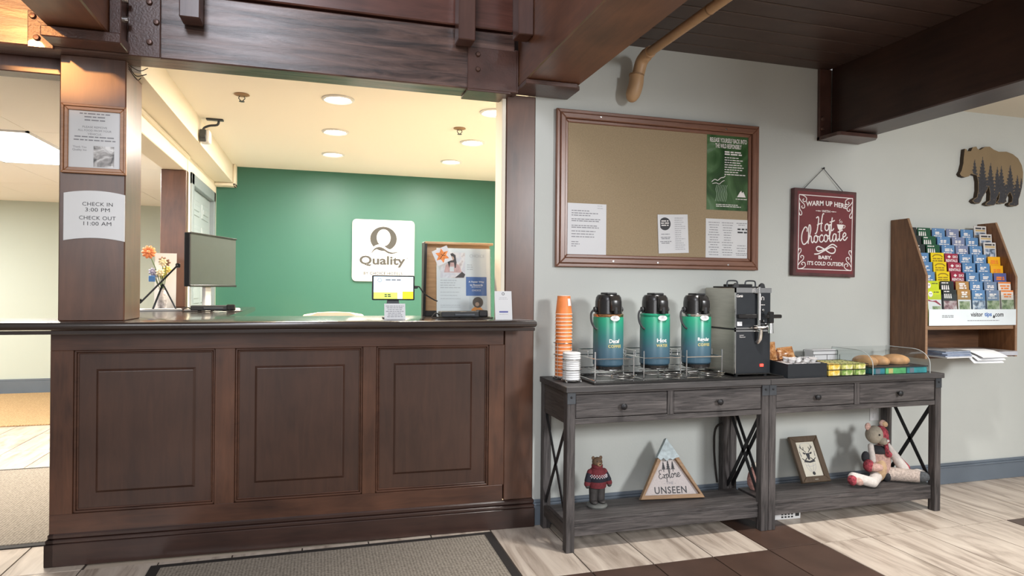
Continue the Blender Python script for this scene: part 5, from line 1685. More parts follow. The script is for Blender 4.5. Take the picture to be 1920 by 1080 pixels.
grn_p = photo_print('green_tea_print', [(0.3, (0.08, 0.18, 0.03)), (0.5, (0.28, 0.42, 0.10)), (0.68, (0.72, 0.74, 0.42))], 45)
yg_p = photo_print('lime_tea_print', [(0.3, (0.25, 0.32, 0.06)), (0.5, (0.66, 0.62, 0.18)), (0.68, (0.82, 0.80, 0.55))], 45)
for c in range(3):
    for k in range(2):
        m_ = yel_p if c == 0 else (grn_p if k == 0 else yg_p)
        base = None
        for dpt in range(5):
            x = tx0 + 0.004 + c * 0.086
            y = ty0 + 0.002 + dpt * 0.037
            z = TZ + 0.0035 + k * 0.0330
            lab = ('yellow tea packet in left' if c == 0 else ('green' if k == 0 else 'yellow green') + ' tea packet in ' + ('middle' if c == 1 else 'right')) + ' column of wire basket, ' + ('lower' if k == 0 else 'upper') + ', ' + ('at the front' if dpt == 0 else ORDN[dpt] + ' from the front')
            if base is None:
                base = thing('tea_packet', lab, 'tea packet', (x, y, z), 0, 'tea packets in the wire basket')
                obj('wrapper', B().box(0.0, 0.078, 0.0, 0.034, 0.0, 0.031, 0.004, 2), m_, base)
                obj('seal', B().box(0.002, 0.076, 0.033, 0.0355, 0.006, 0.030), M['white'], base)
                obj('dark_band', B().box(0.0, 0.078, 0.010, 0.018, 0.0306, 0.0314), M['black_m'], base)
            else:
                dup(base, (x, y, z), label=lab)

# napkins
nk = thing('napkin_holder', 'wire holder of white napkins behind the tea basket', 'napkin holder', (2.835, 3.155, TZ + 0.0005))
obj('napkins', B().box(-0.085, 0.085, -0.030, 0.040, 0.004, 0.118, 0.004), M['white'], nk)
obj('wire_frame', B().tube([(-0.088, -0.034, 0.002), (-0.088, -0.034, 0.112), (0.088, -0.034, 0.112), (0.088, -0.034, 0.002)], 0.002, 6, closed=True).tube([(-0.088, 0.044, 0.002), (-0.088, 0.044, 0.112), (0.088, 0.044, 0.112), (0.088, 0.044, 0.002)], 0.002, 6, closed=True).tube([(-0.088, -0.034, 0.09), (0.088, -0.034, 0.09)], 0.0015, 6), M['iron'], nk, True)
obj('base_plate', B().box(-0.09, 0.09, -0.036, 0.046, 0.0, 0.003), M['iron'], nk)

# ------------------------------------------------------------------ clear pastry case
pc = thing('pastry_case', 'clear roll top acrylic pastry case at the end of table', 'display case', (2.925, 2.868, TZ + 0.0005))
PW, PD = 0.405, 0.30
arcp = [(0.0, 0.0), (0.0, 0.052)] + [(0.115 - 0.115 * math.cos(a), 0.052 + 0.078 * math.sin(a)) for a in [PI / 2 * k / 8 for k in range(1, 9)]] + [(PD, 0.130), (PD, 0.0)]
sh = B()
for (y0, z0), (y1, z1) in zip(arcp[:-1], arcp[1:]):
    sh.poly([(0, y0, z0), (PW, y0, z0), (PW, y1, z1), (0, y1, z1)])
obj('curved_cover', sh, M['acrylic'], pc, True)
for xx in (0.0, PW):
    obj('end_panel', B().prism(arcp, xx - 0.0015, xx + 0.0015, plane='yz'), M['acrylic'], pc)
    obj('polished_edge', B().tube([(xx, y, z) for y, z in arcp], 0.0022, 6), mat('polished_acrylic_edge', (0.55, 0.59, 0.59), 0.12, noise=0.03) if xx == 0 else bpy.data.materials['polished_acrylic_edge'], pc, True)
obj('inner_tray', B().box(0.006, PW - 0.006, 0.006, PD - 0.006, 0.036, 0.042, 0.001), M['panel_black'], pc)
obj('lid_handle', B().box(PW / 2 - 0.03, PW / 2 + 0.03, 0.05, 0.062, 0.1302, 0.139, 0.003), M['acrylic'], pc)
bread = mat('baked_crust', (0.50, 0.27, 0.12), 0.6, noise=0.35, nscale=14, bump=0.4, bscale=70)
for k, (bx, by, rx, ry, rz_, rot) in enumerate(((0.055, 0.11, 0.040, 0.070, 0.036, 25), (0.150, 0.12, 0.060, 0.075, 0.034, -8), (0.285, 0.125, 0.085, 0.070, 0.036, 4))):
    p_ = B().ball((0, 0, 0), rx, ry, rz_, 18)
    for v in p_.bm.verts:
        if v.co.z < -rz_ * 0.55:
            v.co.z = -rz_ * 0.55
    lab = ('round brown pastry nearest the tea basket inside the clear case', 'brown pastry in middle of the clear case', 'longest brown pastry at right inside the clear case')[k]
    o = obj('pastry', p_, bread, None, True, loc=(2.925 + bx, 2.868 + by, TZ + 0.0432 + rz_ * 0.55))
    o.rotation_euler = (0, 0, R(rot))
    tag(o, lab, 'pastry', 'pastries in the clear case')
for k, (a, c, m_, lab) in enumerate(((0.010, 0.095, (0.02, 0.18, 0.22), 'teal box under the pastry tray, nearest the tea basket'), (0.100, 0.245, (0.10, 0.42, 0.15), 'bright green box under middle of the pastry tray'), (0.250, 0.395, (0.03, 0.24, 0.26), 'blue green box under the right end of the pastry tray'))):
    o = obj('small_box', B().box(a, c, 0.010, 0.18, 0.0015, 0.0345, 0.002), mat('box_print_%d' % k, m_, 0.4, noise=0.3, nscale=30), None, loc=(2.925, 2.868, TZ + 0.0005))
    tag(o, lab, 'box', 'small boxes under the pastry tray')
    obj('lid_band', B().box(a + 0.02, a + 0.05, 0.0093, 0.0101, 0.004, 0.032), M['gold_ink'] if k == 1 else M['bluegrey'], o)

# ================================================================== THINGS ON THE LOWER SHELVES
SZ = 0.1425
# bear figurine in a sweater
bf = thing('bear_figurine', 'small bear figurine in a red patterned sweater on lower shelf', 'figurine', (1.362, 3.050, SZ))
obj('base', B().lathe([(0.0, 0.0), (0.050, 0.0), (0.054, 0.008), (0.050, 0.016), (0.040, 0.020), (0.0, 0.021)], 24), mat('stone_base', (0.13, 0.135, 0.125), 0.8, noise=0.2, bump=0.3), bf, True)
furd = mat('dark_fur_paint', (0.052, 0.047, 0.045), 0.6, noise=0.25, nscale=60, bump=0.3, bscale=140)
lgb = B()
for sx in (-1, 1):
    lgb.limb((sx * 0.020, 0, 0.034), (sx * 0.019, 0.0, 0.110), 0.021, 0.025, 14)
    lgb.ball((sx * 0.022, -0.014, 0.028), 0.019, 0.026, 0.011, 12)
obj('legs', lgb, furd, bf, True)
swt = mat('sweater_red', (0.155, 0.022, 0.028), 0.85, noise=0.2, nscale=120, bump=0.4, bscale=220)
sw = B().lathe([(0.030, 0.098), (0.046, 0.102), (0.049, 0.130), (0.047, 0.165), (0.036, 0.190), (0.022, 0.202), (0.0, 0.204)], 28)
for sx in (-1, 1):
    sw.limb((sx * 0.038, 0, 0.176), (sx * 0.060, -0.014, 0.122), 0.017, 0.016, 12)
obj('sweater', sw, swt, bf, True)
nv = mat('sweater_navy', (0.016, 0.016, 0.026), 0.85, noise=0.2)
obj('sweater_band', B().lathe([(0.0495, 0.134), (0.0500, 0.137), (0.0490, 0.156), (0.0484, 0.158)], 28).limb((0.043, -0.003, 0.164), (0.055, -0.011, 0.138), 0.0178, 0.0174, 12).limb((-0.043, -0.003, 0.164), (-0.055, -0.011, 0.138), 0.0178, 0.0174, 12), nv, bf, True)
zz = B()
for k in range(22):
    a = 2 * PI * k / 22
    for (dz, q) in ((0.0, 0.0), (0.006, 0.14), (0.012, 0.0)):
        rr_ = 0.0498 - dz * 0.12 - (0.002 if dz > 0.01 else 0)
        zz.ball((rr_ * math.cos(a + q), rr_ * math.sin(a + q), 0.156 + dz), 0.0036, 0.0036, 0.003, 6)
obj('sweater_pattern', zz, mat('sweater_white', (0.62, 0.60, 0.62), 0.85, noise=0.1), bf, True)
obj('collar', B().lathe([(0.024, 0.196), (0.029, 0.200), (0.029, 0.212), (0.022, 0.216)], 22), swt, bf, True)
furb = mat('brown_fur_paint', (0.135, 0.080, 0.045), 0.7, noise=0.3, nscale=70, bump=0.4, bscale=140)
hdb = B().ball((0, 0, 0.226), 0.027, 0.026, 0.025, 18)
for sx in (-1, 1):
    hdb.ball((sx * 0.021, 0.004, 0.246), 0.009, 0.005, 0.010, 10)
obj('head', hdb, furb, bf, True)
obj('muzzle', B().ball((0, -0.024, 0.219), 0.012, 0.014, 0.010, 12), mat('tan_muzzle', (0.42, 0.26, 0.15), 0.7, noise=0.1), bf, True)
obj('nose', B().ball((0, -0.037, 0.222), 0.005, 0.004, 0.004, 8), M['black'], bf, True)
obj('eye', B().ball((-0.010, -0.022, 0.233), 0.0028, seg=8), M['black'], bf, True)
obj('eye', B().ball((0.010, -0.022, 0.233), 0.0028, seg=8), M['black'], bf, True)
pw = B()
for sx in (-1, 1):
    pw.ball((sx * 0.060, -0.018, 0.112), 0.012, 0.012, 0.012, 10)
obj('paws', pw, furd, bf, True)

# mountain sign
ms = thing('mountain_sign', 'triangular wood framed sign like a snowy mountain on lower shelf', 'sign', (1.795, 3.058, SZ), 0, None, (R(-19), 0, R(-8)))
HWs, HH = 0.178, 0.312
slope = HWs / HH
apx = lambda z: HWs * (1 - z / HH)
back = B().prism([(-HWs + 0.012, 0.006), (HWs - 0.012, 0.006), (0, HH - 0.02)], 0.0, 0.010)
obj('back_board', back, mat('speckled_board', (0.58, 0.52, 0.50), 0.8, noise=0.08, nscale=150), ms)
tk = 0.020
fr_m = wood('sign_frame_wood', (0.20, 0.105, 0.045), (0.42, 0.25, 0.12), 'x', 6, 0.55, 0.15, 0.0, 10, 0.3)
obj('frame_side', B().prism([(-HWs, 0), (HWs, 0), (HWs - tk * 1.1, tk), (-HWs + tk * 1.1, tk)], -0.022, 0.012, 0.001), fr_m, ms)
zc_ = 0.215
fw_ = tk * 1.18
for sx in (-1, 1):
    obj('frame_side', B().prism([(sx * (HWs - tk * 1.1 * 0 - 0.001), 0.0005), (sx * (HWs - fw_ * 1.05), tk), (sx * (apx(zc_) - fw_), zc_), (sx * apx(zc_), zc_)], -0.0225, 0.0115, 0.001), fr_m, ms)
cap = [(-apx(0.205) - 0.002, 0.213), (-0.045, 0.196), (-0.030, 0.210), (-0.012, 0.192), (0.006, 0.206), (0.022, 0.198), (0.040, 0.208), (apx(0.205) + 0.002, 0.211), (0.0, HH)]
obj('snow_cap', B().prism(cap, -0.026, 0.012, 0.001), mat('snow_paint', (0.50, 0.58, 0.60), 0.75, noise=0.18, nscale=60, bump=0.3), ms)
tt = B()
for (x, z, h_) in ((-0.026, 0.150, 0.036), (0.0, 0.150, 0.045), (0.026, 0.150, 0.038)):
    for q in range(4):
        zz_ = z + h_ * q / 4
        w_ = 0.012 * (1 - q / 4.6)
        tt.prism([(x - w_, zz_), (x + w_, zz_), (x, zz_ + h_ * 0.42)], -0.0015, -0.0002)
    tt.box(x - 0.0015, x + 0.0015, -0.0015, -0.0002, z - 0.012, z)
add_text(tt, 'UNSEEN', 0.0, 0.044, -0.0008, 0.178, 0.036, 0.012, spacing=1.1)
obj('lettering', tt, M['ink'], ms)
obj('lettering', add_text(B(), '- THE -', 0.0, 0.080, -0.0008, 0.066, 0.014), M['ink_g'], ms)
st = B()
script_text(st, 'Explore', -0.058, 0.102, 0.0225, 0.0019, -0.0012, R(4), 1.05)
obj('script_lettering', st, M['ink'], ms, True)

# deer print in a wood frame
dp_ = thing('deer_picture', 'small framed deer drawing leaning on the right table shelf', 'picture', (2.745, 3.092, SZ + 0.001), 0, None, (R(-27), 0, 0))
fm = wood('walnut_frame', (0.055, 0.034, 0.018), (0.13, 0.085, 0.05), 'z', 5, 0.55, 0.15, 0.0, 10, 0.3)
picture_frame(dp_, 0.196, 0.266, 0.034, 0.022, fm, fm, ((0, 1.0, 1.0),), 0.001)
obj('sheet', B().box(-0.064, 0.064, -0.012, -0.002, 0.034, 0.234), mat('cream_sheet', (0.68, 0.64, 0.53), 0.8, noise=0.03), dp_)
dr_ = B()
yy = -0.0126
for sx in (-1, 1):
    stroke(dr_, [(sx * 0.008, 0.172), (sx * 0.022, 0.186), (sx * 0.034, 0.198), (sx * 0.036, 0.214)], 0.0022, yy)
    stroke(dr_, [(sx * 0.022, 0.186), (sx * 0.018, 0.204)], 0.0020, yy)
    stroke(dr_, [(sx * 0.030, 0.194), (sx * 0.044, 0.204)], 0.0018, yy)
    stroke(dr_, [(sx * 0.012, 0.165), (sx * 0.030, 0.172), (sx * 0.020, 0.162)], 0.0032, yy)
    stroke(dr_, [(sx * 0.012, 0.142), (sx * 0.030, 0.128), (sx * 0.046, 0.140)], 0.0028, yy)
    stroke(dr_, [(sx * 0.046, 0.150), (sx * 0.052, 0.178)], 0.0016, yy)
dr_.prism([(-0.014, 0.168), (0.014, 0.168), (0.010, 0.148), (0.006, 0.130), (-0.006, 0.130), (-0.010, 0.148)], yy - 0.0004, yy + 0.0004)
dr_.prism([(-0.040, 0.118), (-0.03, 0.130), (0.0, 0.122), (0.03, 0.130), (0.040, 0.118), (0.0, 0.112)], yy - 0.0004, yy + 0.0004)
dr_.lathe([(0.0, yy - 0.0006), (0.010, yy - 0.0006), (0.010, yy)], 14, (0.004, 0, 0.052), 'y')
obj('drawing', dr_, M['ink'], dp_)
dg = B()
for sx in (-1, 1):
    stroke(dg, [(sx * 0.034, 0.112), (sx * 0.030, 0.085), (sx * 0.010, 0.060)], 0.0012, yy)
    stroke(dg, [(sx * 0.018, 0.112), (sx * 0.012, 0.085), (sx * 0.004, 0.062)], 0.0012, yy)
    stroke(dg, [(sx * 0.055, 0.120), (sx * 0.048, 0.180), (sx * 0.030, 0.222), (0, 0.228)], 0.0010, yy)
stroke(dg, [(-0.030, 0.100), (0.0, 0.092), (0.030, 0.100)], 0.0012, yy)
obj('drawing', dg, M['ink_l'], dp_)
obj('name_plate', B().box(-0.012, 0.012, -0.0235, -0.0215, 0.014, 0.019), M['chrome'], dp_)

# patchwork toy bear
tdy = thing('patchwork_bear', 'long limbed patchwork cloth toy bear sitting on the right table shelf', 'toy bear', (3.138, 3.045, SZ))
fab = lambda n, c, nz=0.12, sc=60: mat(n, c, 0.95, noise=nz, nscale=sc, bump=0.5, bscale=260)
F_wh, F_pk, F_tan, F_dk = fab('white_knit', (0.60, 0.55, 0.51)), fab('pink_plaid', (0.50, 0.32, 0.27), 0.25, 90), fab('tan_cloth', (0.50, 0.34, 0.20)), fab('black_cloth', (0.030, 0.030, 0.034))
F_red, F_taupe, F_sp = fab('red_knit', (0.30, 0.045, 0.06), 0.7, 90), fab('taupe_cloth', (0.34, 0.30, 0.235)), fab('speckled_cloth', (0.46, 0.38, 0.33), 0.3, 110)
F_grey = fab('grey_patch', (0.075, 0.08, 0.085), 0.3, 90)
obj('body', B().ball((0.015, 0, 0.105), 0.068, 0.058, 0.105, 22), F_pk, tdy, True)
obj('belly_patch', B().ball((-0.008, -0.026, 0.075), 0.040, 0.040, 0.074, 18, Matrix.Rotation(R(6), 4, 'Y')), F_tan, tdy, True)
obj('chest_patch', B().ball((0.005, -0.010, 0.180), 0.056, 0.050, 0.026, 16), F_dk, tdy, True)
obj('body_patch', B().ball((0.042, -0.030, 0.032), 0.030, 0.028, 0.032, 14), F_dk, tdy, True)
obj('head', B().ball((-0.020, -0.004, 0.270), 0.052, 0.048, 0.052, 22).ball((0.004, -0.036, 0.240), 0.026, 0.034, 0.024, 16), F_taupe, tdy, True)
obj('head_patch', B().ball((0.016, -0.010, 0.266), 0.042, 0.045, 0.055, 18).ball((0.018, -0.040, 0.243), 0.020, 0.030, 0.021, 14), F_red, tdy, True)
obj('ear', B().ball((-0.062, 0.004, 0.318), 0.020, 0.010, 0.022, 14), F_pk, tdy, True)
er = obj('ear', B().ball((0.048, 0.004, 0.328), 0.028, 0.012, 0.022, 14, Matrix.Rotation(R(25), 4, 'Y')), F_pk, tdy, True)
obj('ear_lining', B().ball((0.054, -0.006, 0.327), 0.021, 0.008, 0.016, 12, Matrix.Rotation(R(25), 4, 'Y')), F_tan, er, True)
obj('eye', B().ball((-0.032, -0.050, 0.278), 0.0055, seg=10), M['black'], tdy, True)
obj('nose', B().ball((0.008, -0.070, 0.246), 0.010, 0.007, 0.008, 12), F_wh, tdy, True)
obj('tie', B().limb((0.016, -0.045, 0.245), (0.014, -0.058, 0.195), 0.011, 0.012, 12).limb((0.014, -0.058, 0.185), (0.024, -0.062, 0.165), 0.014, 0.018, 12), F_red, tdy, True)
la = obj('arm', B().limb((-0.052, -0.008, 0.205), (-0.060, -0.030, 0.130), 0.016, 0.018, 14), F_wh, tdy, True)
obj('cuff', B().ball((-0.088, -0.030, 0.100), 0.030, 0.030, 0.036, 14), F_red, la, True)
obj('hand', B().limb((-0.070, -0.045, 0.095), (-0.040, -0.055, 0.092), 0.026, 0.022, 14), F_pk, la, True)
obj('sleeve_patch', B().ball((-0.082, -0.002, 0.142), 0.024, 0.022, 0.034, 14), F_dk, la, True)
ra = obj('arm', B().limb((0.062, -0.008, 0.215), (0.150, -0.045, 0.070), 0.015, 0.030, 16, 1.05), F_wh, tdy, True)
obj('hand_edge', B().limb((0.128, -0.032, 0.125), (0.166, -0.042, 0.074), 0.018, 0.026, 14), F_red, ra, True)
ll = obj('leg', B().limb((-0.020, -0.020, 0.034), (-0.140, -0.110, 0.029), 0.033, 0.028, 16).limb((-0.145, -0.105, 0.030), (-0.235, -0.070, 0.055), 0.029, 0.028, 16), F_wh, tdy, True)
obj('foot_patch', B().ball((-0.250, -0.078, 0.042), 0.024, 0.028, 0.030, 14), F_red, ll, True)
obj('foot_sole', B().ball((-0.222, -0.096, 0.037), 0.032, 0.018, 0.022, 14, Matrix.Rotation(R(20), 4, 'Y')), F_pk, ll, True)
rl = obj('leg', B().limb((0.060, -0.020, 0.040), (0.185, -0.105, 0.040), 0.040, 0.036, 18), F_sp, tdy, True)
ft = B().limb((0.195, -0.118, 0.040), (0.214, -0.128, 0.041), 0.032, 0.028, 14)
obj('foot_sole', ft, F_grey, rl, True)
obj('foot_cuff', B().limb((0.205, -0.092, 0.048), (0.222, -0.102, 0.048), 0.030, 0.026, 14), F_wh, rl, True)

# pink ornament behind the middle legs
po = thing('pink_ornament', 'pink egg shaped ornament behind middle legs of the tables', 'ornament', (2.322, 3.080, SZ))
obj('body', B().lathe([(0.0, 0.0), (0.020, 0.002), (0.034, 0.025), (0.037, 0.055), (0.030, 0.090), (0.018, 0.118), (0.012, 0.128)], 22), fab('pink_glaze', (0.50, 0.26, 0.22), 0.3, 90), po, True)
obj('neck', B().lathe([(0.012, 0.126), (0.016, 0.134), (0.013, 0.150), (0.0, 0.153)], 16), M['cream'], po, True)

# cables hanging behind the middle legs
cbk = obj('power_cable', B().tube(smooth_path([(2.290, 3.225, 0.70), (2.262, 3.215, 0.60), (2.300, 3.205, 0.52), (2.250, 3.200, 0.50), (2.170, 3.215, 0.47), (2.160, 3.22, 0.35), (2.175, 3.225, 0.22), (2.19, 3.232, 0.150)], 6), 0.006, 8), M['rubber'], None, True)
tag(cbk, 'black power cable looping behind middle legs of the tables', 'cable')
obj('plug', B().box(2.272, 2.304, 3.214, 3.238, 0.69, 0.735, 0.004), M['rubber'], cbk)

# white vented box on the floor under the tables
vb = thing('floor_vent_box', 'white perforated plastic box on floor behind the middle legs', 'box', (2.440, 2.985, 0.0005), R(-4))
obj('box', B().box(-0.10, 0.10, -0.012, 0.045, 0.0, 0.062, 0.003), M['white_g'], vb)
hb_ = B()
for i in range(4):
    for j in range(3):
        hb_.box(-0.02 + i * 0.020, -0.008 + i * 0.020, -0.0128, -0.0118, 0.010 + j * 0.015, 0.019 + j * 0.015)
hb_.box(0.066, 0.090, -0.0128, -0.0118, 0.016, 0.052)
obj('vent_holes', hb_, M['black_m'], vb)

# ================================================================== BROCHURE RACK
rk = thing('brochure_rack', 'wooden wall rack with stepped rows of travel brochures', 'rack', (3.455, 3.259, 0.85))
RX = 0.740
side = [(0.0, 0.0), (0.0, 0.850), (-0.118, 0.850), (-0.249, 0.498), (-0.249, 0.0)]
for x in (0.0, RX - 0.018):
    s_ = obj('side_panel', B().prism([(a, c) for a, c in side], x, x + 0.018, 0.0015, plane='yz'), M['rack'], rk)
    eb = B().prism([(-0.118, 0.8505), (-0.2492, 0.498), (-0.2505, 0.498), (-0.119, 0.8515)], x + 0.0005, x + 0.0175, plane='yz')
    eb.box(x + 0.0005, x + 0.0175, -0.2505, -0.249, 0.0, 0.498)
    obj('light_edge', eb, M['rack_edge'], s_)
obj('back_panel', B().box(0.018, RX - 0.018, -0.014, -0.002, 0.0, 0.80), M['rack_in'], rk)
obj('shelf', B().box(0.018, RX - 0.018, -0.240, -0.014, 0.172, 0.198, 0.001), M['rack_edge'], rk)
obj('bottom_shelf', B().box(0.018, RX - 0.018, -0.235, -0.014, 0.0, 0.014, 0.001), M['rack_in'], rk)
obj('screw', B().lathe([(0.0, -0.0175), (0.008, -0.017), (0.009, -0.014)], 12, (0.25, 0, 0.11), 'y'), M['chrome'], rk, True)
# stepped pocket panels of clear plastic
ROWS = [(3.194, 1.654), (3.157, 1.599), (3.130, 1.544), (3.104, 1.489), (3.083, 1.432), (3.062, 1.372), (3.034, 1.316), (3.020, 1.264)]
bn = obj('banner', B().box(0.020, RX - 0.020, -0.2570, -0.2555, 0.198, 0.296), mat('translucent_banner', (0.70, 0.76, 0.78), 0.2, noise=0.02), rk)
vt = B()
add_text(vt, 'visitor', 0.395, 0.264, -0.2576, 0.098, 0.026, 0.02)
add_text(vt, '.com', 0.575, 0.260, -0.2576, 0.078, 0.020, 0.02)
obj('lettering', vt, M['ink'], bn)
obj('lettering', add_text(B(), 'tips', 0.487, 0.261, -0.2576, 0.060, 0.032, 0.03), mat('banner_blue', (0.05, 0.16, 0.45), 0.5, noise=0.03), bn)
pl_ = print_lines(B(), 0.32, 0.585, [0.225], 0.004, -0.2576, 61, False, (0.95, 1))
print_lines(pl_, 0.12, 0.21, [0.246, 0.255], 0.005, -0.2576, 62, True, (0.9, 1))
obj('printed_text', pl_, M['ink_g'], bn)
obj('banner_bird', B().prism([(0.525, 0.246), (0.533, 0.262), (0.545, 0.250), (0.538, 0.240)], -0.2582, -0.2575), M['ink'], bn)


def pmat(n, c):
    return mat('brochure_' + n, c, 0.35, noise=0.08, nscale=12)


PC = {'black': pmat('black', (0.022, 0.028, 0.028)), 'green': pmat('green', (0.012, 0.085, 0.040)), 'sky blue': pmat('sky_blue', (0.105, 0.235, 0.440)), 'slate blue': pmat('slate_blue', (0.20, 0.24, 0.38)),
      'grey newspaper': pmat('newspaper', (0.62, 0.60, 0.58)), 'yellow': pmat('yellow', (0.80, 0.60, 0.006)), 'red': pmat('red', (0.33, 0.028, 0.060)), 'orange yellow': pmat('orange_yellow', (0.85, 0.42, 0.015)),
      'indigo': pmat('indigo', (0.10, 0.12, 0.30)), 'lime': pmat('lime', (0.52, 0.60, 0.02)), 'gold': pmat('gold', (0.40, 0.22, 0.07)), 'steel blue': pmat('steel_blue', (0.17, 0.24, 0.36)), 'orange and white': pmat('orange_white', (0.74, 0.66, 0.60))}
mtn = photo_print('brochure_mountain', [(0.35, (0.05, 0.07, 0.10)), (0.5, (0.25, 0.33, 0.45)), (0.65, (0.75, 0.76, 0.78))], 30)
gph = photo_print('brochure_meadow', [(0.35, (0.08, 0.13, 0.06)), (0.5, (0.25, 0.32, 0.16)), (0.68, (0.50, 0.52, 0.40))], 26)
rph = photo_print('brochure_rose_photo', [(0.35, (0.12, 0.05, 0.06)), (0.5, (0.36, 0.22, 0.23)), (0.68, (0.62, 0.56, 0.56))], 26)
org = mat('brochure_orange_ink', (0.80, 0.22, 0.03), 0.5, noise=0.1)
G1 = ['black', 'green', 'sky blue', 'slate blue', 'sky blue', 'grey newspaper']
G2 = ['sky blue', 'yellow', 'red', 'sky blue', 'sky blue', 'orange yellow']
G3 = ['lime', 'black', 'gold', 'sky blue', 'steel blue', 'orange and white']
ORD = ['first', 'second', 'third', 'fourth', 'fifth', 'sixth', 'seventh', 'eighth']
BW, BH = 0.104, 0.215


def brochure_print(o, kind, row):
    y = -0.0006
    zt = BH
    if kind in ('sky blue', 'slate blue', 'steel blue'):
        b = print_lines(B(), -0.028, 0.040, [zt - 0.030, zt - 0.040], 0.008, y, row + 3, False, (0.6, 1.0))
        b.prism([(-0.03, zt - 0.012), (-0.024, zt - 0.005), (-0.018, zt - 0.012)], y - 0.0003, y)
        print_lines(b, -0.04, 0.046, [zt - 0.052], 0.006, y, row + 5, False, (0.7, 1.0))
        obj('printed_text', b, M['paint_w'], o)
        if row == 7:
            obj('picture', rect(B(), -0.051, 0.051, 0.0, 0.150, y), mtn if kind == 'sky blue' else gph, o)
    elif kind == 'green' or kind == 'black':
        b = print_lines(B(), -0.045, 0.02, [zt - 0.014], 0.006, y, row, False, (0.5, 0.9))
        for q in range(4):
            b.prism([(-0.045 + q * 0.016, zt - 0.052), (-0.034 + q * 0.016, zt - 0.052), (-0.036 + q * 0.015, zt - 0.024), (-0.044 + q * 0.016, zt - 0.026)], y - 0.0003, y)
        obj('printed_text', b, M['paint_w'], o)
        if row == 7:
            obj('picture', rect(B(), -0.051, 0.051, 0.0, 0.148, y), rph, o)
    elif kind == 'yellow':
        b = B()
        stroke(b, [(-0.040, zt - 0.026), (-0.02, zt - 0.014), (0.02, zt - 0.014), (0.040, zt - 0.026)], 0.004, y)
        print_lines(b, -0.042, 0.042, [zt - 0.040, zt - 0.054], 0.007, y, row, True, (0.9, 1.0))
        obj('printed_text', b, mat('yellow_brochure_ink', (0.30, 0.20, 0.01), 0.5, noise=0.05) if 'yellow_brochure_ink' not in bpy.data.materials else bpy.data.materials['yellow_brochure_ink'], o)
    elif kind == 'red':
        b = B()
        add_text(b, 'SKI', 0.028, zt - 0.020, y, 0.040, 0.016, 0.02)
        add_text(b, 'RENTALS', 0.0, zt - 0.044, y, 0.092, 0.017, 0.03)
        b.prism([(-0.034, zt - 0.020), (-0.020, zt - 0.010), (-0.006, zt - 0.020), (-0.020, zt - 0.030)], y - 0.0003, y)
        obj('lettering', b, M['paint_w'], o)
    elif kind == 'grey newspaper':
        obj('printed_text', print_lines(B(), -0.042, 0.042, [zt - 0.020], 0.010, y, row, True, (0.95, 1.0)), M['ink'], o)
        obj('masthead', rect(B(), -0.042, 0.042, zt - 0.034, zt - 0.024, y), mat('tan_masthead', (0.55, 0.40, 0.18), 0.5, noise=0.1) if 'tan_masthead' not in bpy.data.materials else bpy.data.materials['tan_masthead'], o)
        obj('picture', rect(B(), -0.042, 0.042, zt - 0.130, zt - 0.042, y), mtn, o)
    elif kind in ('orange yellow', 'indigo'):
        obj('printed_text', print_lines(B(), -0.035, 0.035, [zt - 0.032, zt - 0.044], 0.009, y, row, True, (0.8, 1.0)), org, o)
    elif kind == 'lime':
        b = B().lathe([(0.0, y - 0.0004), (0.017, y - 0.0004), (0.017, y)], 16, (-0.030, 0, zt - 0.028), 'y')
        obj('face_print', b, M['paint_w'], o)
        e = B().lathe([(0.0, y - 0.0008), (0.0035, y - 0.0008), (0.0035, y - 0.0003)], 8, (-0.035, 0, zt - 0.025), 'y').lathe([(0.0, y - 0.0008), (0.0035, y - 0.0008), (0.0035, y - 0.0003)], 8, (-0.024, 0, zt - 0.025), 'y')
        print_lines(e, -0.005, 0.045, [zt - 0.018], 0.005, y, row, False, (0.8, 1))
        obj('printed_text', e, M['ink'], o)
        if row == 7:
            obj('lower_field', rect(B(), -0.051, 0.051, 0.0, zt - 0.060, y), M['white'], o)
            obj('ribbon_print', B().prism([(-0.05, 0.155), (-0.02, 0.146), (0.01, 0.150), (0.045, 0.125), (0.045, 0.118), (0.0, 0.140), (-0.05, 0.146)], y - 0.0008, y - 0.0002), PC['red'], o)
            obj('picture', rect(B(), -0.02, 0.048, 0.06, 0.115, y - 0.0004), gph, o)
    elif kind == 'gold':
        b = print_lines(B(), -0.035, 0.040, [zt - 0.020, zt - 0.032, zt - 0.046], 0.009, y, row, True, (0.5, 0.9))
        obj('printed_text', b, M['paint_w'], o)
        if row == 7:
            obj('lower_field', rect(B(), -0.051, 0.051, 0.0, zt - 0.060, y), M['white'], o)
            obj('picture', rect(B(), -0.042, 0.042, 0.06, zt - 0.070, y - 0.0004), gph, o)
    elif kind == 'orange and white':
        obj('top_band', rect(B(), -0.051, 0.051, zt - 0.010, zt - 0.001, y), org, o)
        obj('printed_text', print_lines(B(), -0.04, 0.042, [zt - 0.030, zt - 0.045], 0.009, y, row, True, (0.7, 1.0)), org, o)
        if row == 7:
            obj('picture', rect(B(), -0.051, 0.051, 0.0, 0.155, y), gph, o)


